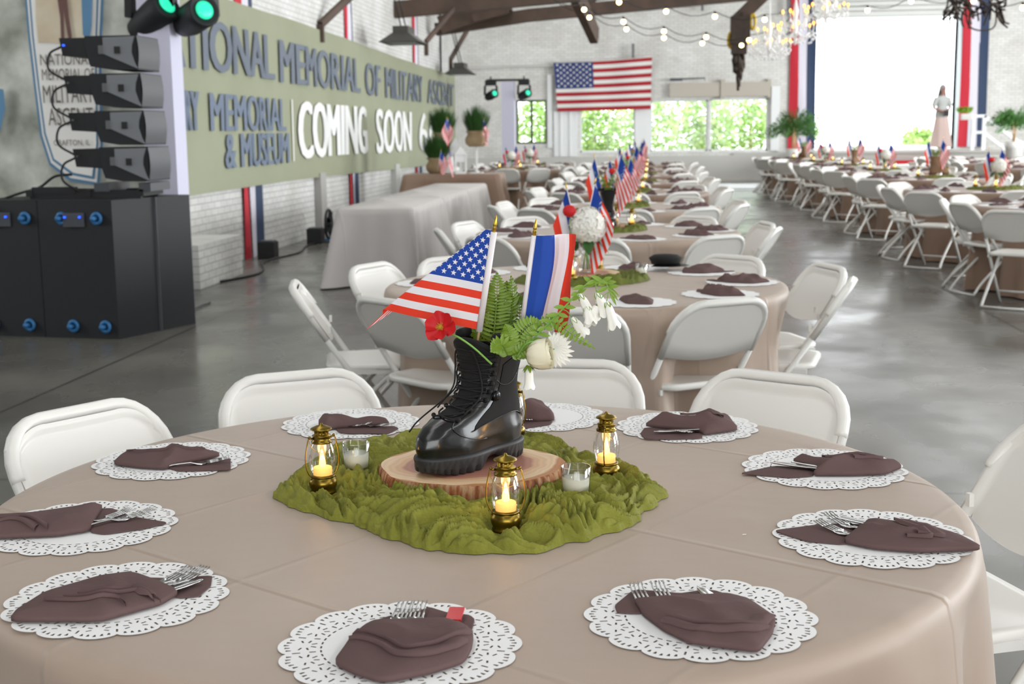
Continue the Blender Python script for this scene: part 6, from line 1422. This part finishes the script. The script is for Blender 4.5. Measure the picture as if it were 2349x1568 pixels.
for k, (yt, xr) in enumerate(((85, 333), (170, 337), (254, 340), (336, 345))):
    lab = ['topmost', 'second from top', 'third from top', 'lowest'][k]
    zt = ap(xr, yt).z; zb = ap(xr, yt + 79).z; xl = ap(155 + 5 * k, 0).x; x2 = ap(215 + 6 * k, 0).x; x3 = ap(xr - 60, 0).x; x4 = ap(xr, 0).x; hgt = zt - zb; D = .21
    t = thing('line_array_speaker', '%s black wedge speaker of the stack on the subwoofers' % lab, 'speaker', (0, 0, 0), 0, 'stacked line array speakers')
    def wedge(pts, y0, y1, name, m, par=t):
        b = MB(); n = len(pts); V = [(x, y0, z) for x, z in pts] + [(x, y1, z) for x, z in pts]
        b.add(V, [tuple(range(n)), tuple(range(n, 2 * n))[::-1]] + [(i, n + i, n + (i + 1) % n, (i + 1) % n) for i in range(n)], 0, False); return b.build(name, m, par)
    wedge([(x2, zt), (x4, zt), (x4, zb + .004), (x3, zb + .006), (x2 + .035, zb + .03), (x2 + .012, zb + hgt * .42)], AY - D, AY + D, 'cabinet', M['black2'])
    wedge([(xl, zt - .01), (x2, zt - .01), (x2, zt - hgt * .6), (xl + .02, zt - hgt * .55)], AY - D + .02, AY + D - .02, 'amplifier_module', M['black'])
    wedge([(x3 - .05, zt - .012), (x4 - .012, zt - .008), (x4 - .035, zt - hgt * .3), (x4 - .04, zt - hgt * .5), (x4 - .02, zt - hgt * .78), (x4 - .002, zb + .012), (x3 + .04, zt - hgt * .68), (x3 - .05, zt - hgt * .52)], AY - D - .012, AY - D, 'side_panel', M['panel'])
    b = MB(); b.obox((x3 + .055, AY - D - .018, zt - hgt * .42), (.04, .012, .05)); b.build('handle', M['black'], t); b = MB(); b.obox((x3 - .06, AY - D - .006, zt - hgt * .4), (.055, .012, .06)); b.build('name_plate', M['grey_metal'], t)
    b = MB(); b.grid(lambda u, v: (x4 + .012 * math.sin(PI * v), AY - D + 2 * D * u, zb + .015 + (hgt - .02) * v), 4, 4); b.build('grille', M['dkgrey'], t)
    b = MB(); b.obox((xl + .035, AY - D + .012, zt - hgt * .25), (.014, .012, .012)); b.build('indicator_led', M['blue_led'] if k == 0 else M['grey_metal'], t)
    q = MB(); x_, z_ = xl, zt - hgt * .3; q.tube(spline([(x_ + .02, AY - D, z_), (x_ - .06, AY - D - .02, z_ - .05), (x_ - .07, AY - D - .02, z_ - .16), (x_ + .04, AY - D, z_ - hgt * .95)], 6), .008, 6)
    tag(q.build('link_cable', M['cable']), 'black link cable looping from the %s speaker of the stack' % lab, 'cable', 'link cables')
b = MB(); b.tube(spline([ap(165, 400), ap(125, 405), ap(90, 430), ap(40, 445), (ap(5, 470).x, p0.y - .06, .93)], 6), .010, 6); tag(b.build('signal_cable', M['cable']), 'black cable trailing from the speaker stack over the left subwoofer', 'cable')

# ------------------------------------------------------------ long buffet tables along the left
def long_cloth(label, x0, x1, y0, y1, m, seed, nm='tablecloth', zt=.752, flare=.14, group='long tablecloths'):
    b = MB(); per = []; nx, ny = 20, 46
    for i in range(ny): per.append((x1, y0 + (y1 - y0) * i / ny, 1, 0))
    for i in range(nx): per.append((x1 - (x1 - x0) * i / nx, y1, 0, 1))
    for i in range(ny): per.append((x0, y1 - (y1 - y0) * i / ny, -1, 0))
    for i in range(nx): per.append((x0 + (x1 - x0) * i / nx, y0, 0, -1))
    n = len(per); V = []; F = []
    cx, cy_ = (x0 + x1) / 2, (y0 + y1) / 2
    def cn(x, y):
        a = max(0, 1 - abs(x - x0 if abs(x - x0) < abs(x - x1) else x - x1) / .25); c = max(0, 1 - abs(y - y0 if abs(y - y0) < abs(y - y1) else y - y1) / .25); return a * c
    for s in (.0, .98): V += [(cx + (x - cx) * s, cy_ + (y - cy_) * s, zt) for x, y, _, _ in per]
    V += [(x, y, zt - .004) for x, y, _, _ in per]
    for z in (zt - .018, .68, .6, .48, .36, .24, .12, .015):
        t_ = (zt - z) / zt
        for k, (x, y, nx_, ny_) in enumerate(per):
            w = .075 * t_ * (noise.noise(Vector((x * 2.6, y * 2.6, seed))) * 1.6 + .5 * math.sin(k * .9)); c_ = cn(x, y) * flare * t_
            dx = (1 if x > cx else -1) * c_; dy = (1 if y > cy_ else -1) * c_
            V.append((x + nx_ * (.02 + w) + dx, y + ny_ * (.02 + w) + dy, z))
    rows = len(V) // n
    for i in range(rows - 1):
        for j in range(n): F.append((i * n + j, (i + 1) * n + j, (i + 1) * n + (j + 1) % n, i * n + (j + 1) % n))
    b.add(V, F); o = b.build(nm, m); tag(o, label, 'tablecloth', group)
    ft = thing('folding_table', 'long folding table under the ' + label.split(' over')[0].split(' on ')[0] + ', ' + label.split()[-1] + ' one', 'table', (cx, cy_, 0), 0, 'long tables'); q = MB(); q.box(x0 - cx + .01, x1 - cx - .01, y0 - cy_ + .01, y1 - cy_ - .01, .70, .745); q.build('tabletop', M['concrete'], ft)
    for sx in (-1, 1):
        q = MB(); yy = sx * ((y1 - y0) / 2 - .3); q.tube([(-.25, yy, .7), (-.25, yy, 0)], .015, 6); q.tube([(.25, yy, .7), (.25, yy, 0)], .015, 6); q.build('leg', M['grey_metal'], ft)
    return o
xs = (-2.86, -2.16)
long_cloth('pale grey long tablecloth on the buffet table, nearest', xs[0], xs[1], 12.2, 14.1, M['lilac'], 1); long_cloth('pale grey long tablecloth on the buffet table, middle', xs[0], xs[1], 14.12, 16.1, M['lilac'], 2); long_cloth('pale grey long tablecloth on the buffet table, farthest', xs[0], xs[1], 16.12, 18.1, M['lilac'], 3)
long_cloth('brown pleated tablecloth on the plant table, behind', -3.75, -2.25, 20.6, 21.4, M['tan2'], 5, zt=.80)
# ornamental grasses in burlap, white lantern houses, mini flags
def grass_pot(label, x, y, z, h, w, seed, group=None):
    t = thing('grass_planter', label, 'plant', (x, y, z), 0, group); rd = random.Random(seed); b = MB()
    b.lathe([(0, 0), (.12, .0), (.165, .05), (.18, .12), (.14, .2), (.165, .25), (0, .24)], 18); V = b.v
    b.v = [(p[0] * (1 + .12 * noise.noise(Vector(p) * 9)), p[1] * (1 + .12 * noise.noise(Vector(p) * 9 + Vector((3, 0, 0)))), p[2]) for p in V]; b.build('burlap_wrap', M['burlap'], t)
    b = MB()
    for q in range(800):
        a = rd.uniform(0, 6.28); r0 = rd.uniform(0, .14); k = rd.random() ** .5; tx = w * k * math.cos(a); ty = w * k * math.sin(a); hh = h * rd.uniform(.5, 1) * (1 - .25 * k); d = Vector((-math.sin(a), math.cos(a), 0)) * rd.uniform(.004, .009)
        P = [Vector((r0 * math.cos(a), r0 * math.sin(a), .2)), Vector((tx * .7, ty * .7, .2 + hh * .55)), Vector((tx, ty, .22 + hh))]
        b.add([P[0] - d, P[0] + d, P[1] + d, P[1] - d, P[2]], [(0, 1, 2, 3), (3, 2, 4)], 0, False)
    b.build('blades', M['grass'], t); return t
g = grass_pot('lower dark green grass planter in burlap on the brown table', -3.28, 21.0, .80, .50, .30, 1); grass_pot('upper dark green grass planter rising behind the lower one', -3.32, 21.9, 1.2, .55, .31, 2); grass_pot('raised green grass planter in burlap beside the far lighting tower', -2.65, 21.1, 1.22, .52, .28, 3)
b = MB(); b.box(-3.47, -3.17, 21.75, 22.05, 0, 1.2); tag(b.build('plant_stand', M['white_paint']), 'white plant stand behind the lower grass planter', 'stand')
b = MB(); b.box(-2.665, -2.635, 21.085, 21.115, .81, 1.225); b.box(-2.75, -2.55, 21.0, 21.2, .80, .812); tag(b.build('plant_stand', M['white_paint']), 'short white riser under the raised grass planter', 'stand')
for k, (x, y, h, w) in enumerate(((-2.88, 20.85, .30, .085), (-3.0, 21.15, .42, .08))):
    t = thing('lantern_house', ['smaller white wooden lantern house on the brown table', 'taller white wooden lantern house on the brown table'][k], 'lantern', (x, y, .80), .2, 'white lantern houses')
    b = MB(); b.box(-w, w, -w, w, 0, .03)
    for sx in (-1, 1):
        for sy in (-1, 1): b.box(sx * w - .012, sx * w + .012, sy * w - .012, sy * w + .012, .03, h)
    b.box(-w, w, -w, w, h * .62, h); b.build('case', M['white_paint'], t)
    b = MB(); b.add([(-w * 1.2, -w * 1.2, h), (w * 1.2, -w * 1.2, h), (w * 1.2, w * 1.2, h), (-w * 1.2, w * 1.2, h), (0, -w * 1.2, h + .14), (0, w * 1.2, h + .14)], [(0, 1, 4), (2, 3, 5), (1, 2, 5, 4), (3, 0, 4, 5), (0, 3, 2, 1)], 0, False); b.build('roof', M['white_paint'], t)
for k, (px, py, lab) in enumerate(((1018, 300, 'left flag in the upper grass planter'), (1034, 298, 'right flag in the upper grass planter'), (1003, 372, 'left flag in the lower grass planter'), (1040, 372, 'right flag in the lower grass planter'), (1112, 328, 'left flag by the raised grass planter'), (1124, 330, 'right flag by the raised grass planter'))):
    c = at_y(px, py, 20.6); place(P_us[k % 2], 'small stars and stripes, ' + lab, 'stick flags', (c.x if k < 4 else -2.56 + .06 * (k - 4), 20.6 if k < 4 else 21.0, c.z - .15 if k < 4 else 1.32), .3 * k)
# palms
def palm(label, x, y, z, h, w, seed, stem_h, pot):
    t = thing('potted_palm', label, 'palm', (x, y, z)); rd = random.Random(seed); b = MB(); b.lathe(pot, 20); b.build('pot', M['pot'], t); zt = pot[-1][1]
    b = MB(); c = MB()
    for q in range(5): b.tube([(rd.uniform(-.05, .05), rd.uniform(-.05, .05), zt), (rd.uniform(-.08, .08), rd.uniform(-.08, .08), zt + stem_h)], .014, 5)
    for q in range(26):
        a = rd.uniform(0, 6.28); el = rd.uniform(.15, 1.2); L = w * rd.uniform(.75, 1.1); p0_ = Vector((0, 0, zt + stem_h * rd.uniform(.6, 1))); d = Vector((math.cos(a) * math.cos(el), math.sin(a) * math.cos(el), math.sin(el)))
        mid = p0_ + d * L * .6; end = mid + Vector((math.cos(a), math.sin(a), -.25 - .3 * math.cos(el))) * L * .55; frond(c, [p0_, mid, end], .2 * w / .55, 13, .014, face=(math.sin(a), -math.cos(a), .5), ang=50)
    b.build('stem', M['stick'], t); c.build('fronds', M['palm'], t)
palm('feathery potted palm left of the open dock door', 3.62, 32.2, .0, .9, .62, 4, .5, [(0, 0), (.12, 0), (.10, .3), (.14, .6), (.2, .95), (.17, .97)])
palm('potted palm at the right frame edge in a white planter', 8.85, 32.6, .0, .9, .60, 7, .45, [(0, 0), (.2, 0), (.2, .9), (.22, .92), (.22, 1.08), (.18, 1.08)])
t = thing('deck_planter', 'small white planter with greenery on the deck handrail', 'plant', tuple(at_y(2220, 270, 34.14))); b = MB(); b.box(-.16, .08, -.1, .1, -.05, .1); b.build('pot', M['pot'], t)
b = MB(); rd = random.Random(3)
for q in range(40): leaflet(b, (rd.uniform(-.2, .04), rd.uniform(-.08, .08), .12), (rd.uniform(-1, 1), rd.uniform(-1, 1), 1.2), (rd.uniform(-1, 1), 1, 0), .17, .03)
b.build('leaf', M['fern_lt'], t)

# ------------------------------------------------------------ the person standing on the deck in the doorway
def person():
    px_ = at_y(2158, 335, 35.4); t = thing('person', 'person in grey blouse and long pale pink skirt standing in the dock doorway', 'person', (px_.x, 35.4, .86), R(15))
    def body(edges, rad, name, m, par, sub=2, root=0):
        names = list(rad); me = bpy.data.meshes.new(name); me.from_pydata([rad[n][0] for n in names], [(names.index(a), names.index(c)) for a, c in edges], [])
        o = bpy.data.objects.new(name, me); COL.objects.link(o); md = o.modifiers.new('skin', 'SKIN'); md.use_smooth_shade = True; s = o.modifiers.new('sub', 'SUBSURF'); s.levels = s.render_levels = sub
        for i, n in enumerate(names):
            r = rad[n][1]; me.skin_vertices[0].data[i].radius = r if isinstance(r, tuple) else (r, r); me.skin_vertices[0].data[i].use_root = (i == root)
        me.materials.append(m); o.parent = par; return o
    J = {'pelvis': ((0, 0, .90), (.135, .10)), 'waist': ((0, .0, 1.03), (.115, .085)), 'chest': ((0, .01, 1.2), (.14, .10)), 'neckb': ((0, .015, 1.36), (.07, .06)), 'neck': ((0, .0, 1.42), .045), 'jaw': ((0, -.015, 1.48), (.055, .065)), 'head': ((0, -.005, 1.55), (.068, .085)), 'crown': ((0, .005, 1.60), (.045, .055)),
         'shl': ((-.165, .01, 1.31), .052), 'ell': ((-.235, .02, 1.07), .038), 'wrl': ((-.08, -.16, .98), .026), 'hal': ((-.03, -.19, .965), (.03, .018)),
         'shr': ((.165, .01, 1.31), .052), 'elr': ((.235, .03, 1.08), .038), 'wrr': ((.09, -.15, 1.0), .026), 'har': ((.03, -.19, .985), (.03, .018)),
         'hipl': ((-.085, 0, .84), .08), 'knl': ((-.085, -.01, .47), .052), 'anl': ((-.08, .01, .09), .034), 'tol': ((-.085, -.12, .03), .03),
         'hipr': ((.085, 0, .84), .08), 'knr': ((.09, -.02, .47), .052), 'anr': ((.085, .0, .09), .034), 'tor': ((.09, -.13, .03), .03)}
    E_ = [('pelvis', 'waist'), ('waist', 'chest'), ('chest', 'neckb'), ('neckb', 'neck'), ('neck', 'jaw'), ('jaw', 'head'), ('head', 'crown'), ('chest', 'shl'), ('shl', 'ell'), ('ell', 'wrl'), ('wrl', 'hal'), ('chest', 'shr'), ('shr', 'elr'), ('elr', 'wrr'), ('wrr', 'har'),
          ('pelvis', 'hipl'), ('hipl', 'knl'), ('knl', 'anl'), ('anl', 'tol'), ('pelvis', 'hipr'), ('hipr', 'knr'), ('knr', 'anr'), ('anr', 'tor')]
    for sd, hx, hz in (('l', -.03, .965), ('r', .03, .985)):
        for q in range(4):
            J['f%s%d' % (sd, q)] = ((hx + (.012 if sd == 'l' else -.012) , -.205 - .006 * (q % 2), hz + .022 - .015 * q), .009); J['g%s%d' % (sd, q)] = ((hx + (.045 if sd == 'l' else -.045), -.225 + .004 * q, hz + .016 - .015 * q), .008)
            E_ += [('ha' + sd, 'f%s%d' % (sd, q)), ('f%s%d' % (sd, q), 'g%s%d' % (sd, q))]
        J['t' + sd] = ((hx + (.0 if sd == 'l' else .0), -.20, hz + .045), .009); E_.append(('ha' + sd, 't' + sd))
    body(E_, J, 'body', M['skin'], t)
    b = MB(); b.grid(lambda u, v: ((lerp([(0, .19), (.25, .165), (.5, .14), (.75, .17), (.93, .175), (1, .09)], v)) * math.cos(2 * PI * u), .01 + lerp([(0, .15), (.5, .11), (.8, .125), (1, .07)], v) * math.sin(2 * PI * u), .84 + .54 * v), 28, 14, closed_u=True)
    for sg in (-1, 1): b.tube([(sg * .15, .01, 1.325), (sg * .2, .015, 1.2), (sg * .228, .02, 1.12)], [.068, .066, .06], 12, caps=False)
    b.build('blouse', M['dress_top'], t)
    b = MB(); b.grid(lambda u, v: ((.15 + .13 * v ** .8) * math.cos(2 * PI * u) * (1 + .05 * v * math.sin(16 * PI * u)), (.115 + .12 * v ** .8) * math.sin(2 * PI * u) * (1 + .05 * v * math.sin(16 * PI * u)), .93 - .86 * v), 48, 12, closed_u=True); b.build('skirt', M['skirt'], t)
    b = MB(); b.sphere((0, .012, 1.565), .1, 16, 10, sc=(.86, .98, 1.12)); V = b.v; b.v = [(x, y + (.03 if y < -.05 and z < 1.62 else 0), z) for x, y, z in V]; b.grid(lambda u, v: ((.085 + .04 * v) * math.cos(PI * u), .03 + (.07 + .03 * v) * math.sin(PI * u), 1.56 - .2 * v), 16, 6); b.build('hair', M['hair'], t)
    f = MB()
    for sg in (-1, 1): f.sphere((sg * .028, -.088, 1.565), .0095, 8, 6)
    f.build('eye', M['cable'], t); f = MB(); f.bar((0, -.09, 1.56), (0, -.108, 1.53), .018, .014); f.build('nose', M['skin'], t); f = MB(); f.bar((-.02, -.083, 1.505), (.02, -.083, 1.505), .006, .008); f.build('mouth', M['poppy'], t)
    f = MB()
    for sg in (-1, 1): f.sphere((sg * .075, .0, 1.555), .016, 8, 6, sc=(.5, 1, 1.6))
    f.build('ear', M['skin'], t)
    w = thing('camera_bag', 'small dark bag held at the waist by the person in the doorway', 'bag', (px_.x + .06, 35.4 - .245, .86 + .93)); f = MB(); f.box(-.06, .06, -.03, .03, -.07, .06); f.build('pouch', M['black'], w); f = MB(); f.tube([(-.05, 0, .06), (0, 0, .1), (.05, 0, .06)], .006, 5); f.build('strap', M['black'], w)
person()

# ------------------------------------------------------------ planting beyond the windows and door
def shrub(label, x, y, z, r, h, seed):
    t = thing('garden_shrub', label, 'shrub', (x, y, z), 0, 'shrubs outside the windows'); rd = random.Random(seed); b = MB()
    for q in range(1500):
        a = rd.uniform(0, 6.28); u = rd.uniform(-1, 1); k = rd.random() ** .33; s = math.sqrt(1 - u * u); bump = 1 + .35 * noise.noise(Vector((s * math.cos(a) * 2, s * math.sin(a) * 2, u * 2 + seed)))
        p = Vector((r * k * s * math.cos(a) * bump, r * k * s * math.sin(a) * bump, h * .55 + h * .5 * k * u * bump)); leaflet(b, p, (rd.uniform(-1, 1), rd.uniform(-1, 1), rd.uniform(-.5, 1)), (rd.uniform(-1, 1), rd.uniform(-1, 1), 1), .16, .06)
    b.build('leaves', M['shrub'], t); b = MB(); b.tube([(0, 0, -.1), (0, 0, h * .6)], .06, 6); b.build('stem', M['stick'], t)
for k, (x, y, r, h, lab) in enumerate(((-4.9, 41.6, 1.0, 2.3, 'left part of the small window'), (-3.2, 44.6, 1.15, 2.7, 'middle of the small window'), (-1.5, 41.8, 1.0, 2.4, 'left part of the window below the flag'), (.2, 44.7, 1.2, 2.7, 'right part of the window below the flag'), (1.9, 41.9, 1.05, 2.6, 'left pane of the wide windows'), (3.6, 44.6, 1.2, 2.7, 'right pane of the wide windows'), (5.2, 47.5, 1.0, 2.6, 'left jamb of the dock door'), (10.6, 52, .7, 1.3, 'waist of the person in the doorway'))):
    shrub('bright green shrub outside, seen behind the ' + lab, x, y, 0, r, h, k + 1)
b = MB(); b.box(-8, 4.3, 39.9, 40.2, -.02, .42); tag(b.build('garden_edging', M['mulch']), 'pale stone edging of the planting bed outside the windows', 'edging')

# drop any prototype that found no place
for o in [o for o in bpy.data.objects if o.parent is None and o.location.z < -40]:
    for c in list(o.children_recursive) + [o]: bpy.data.objects.remove(c)
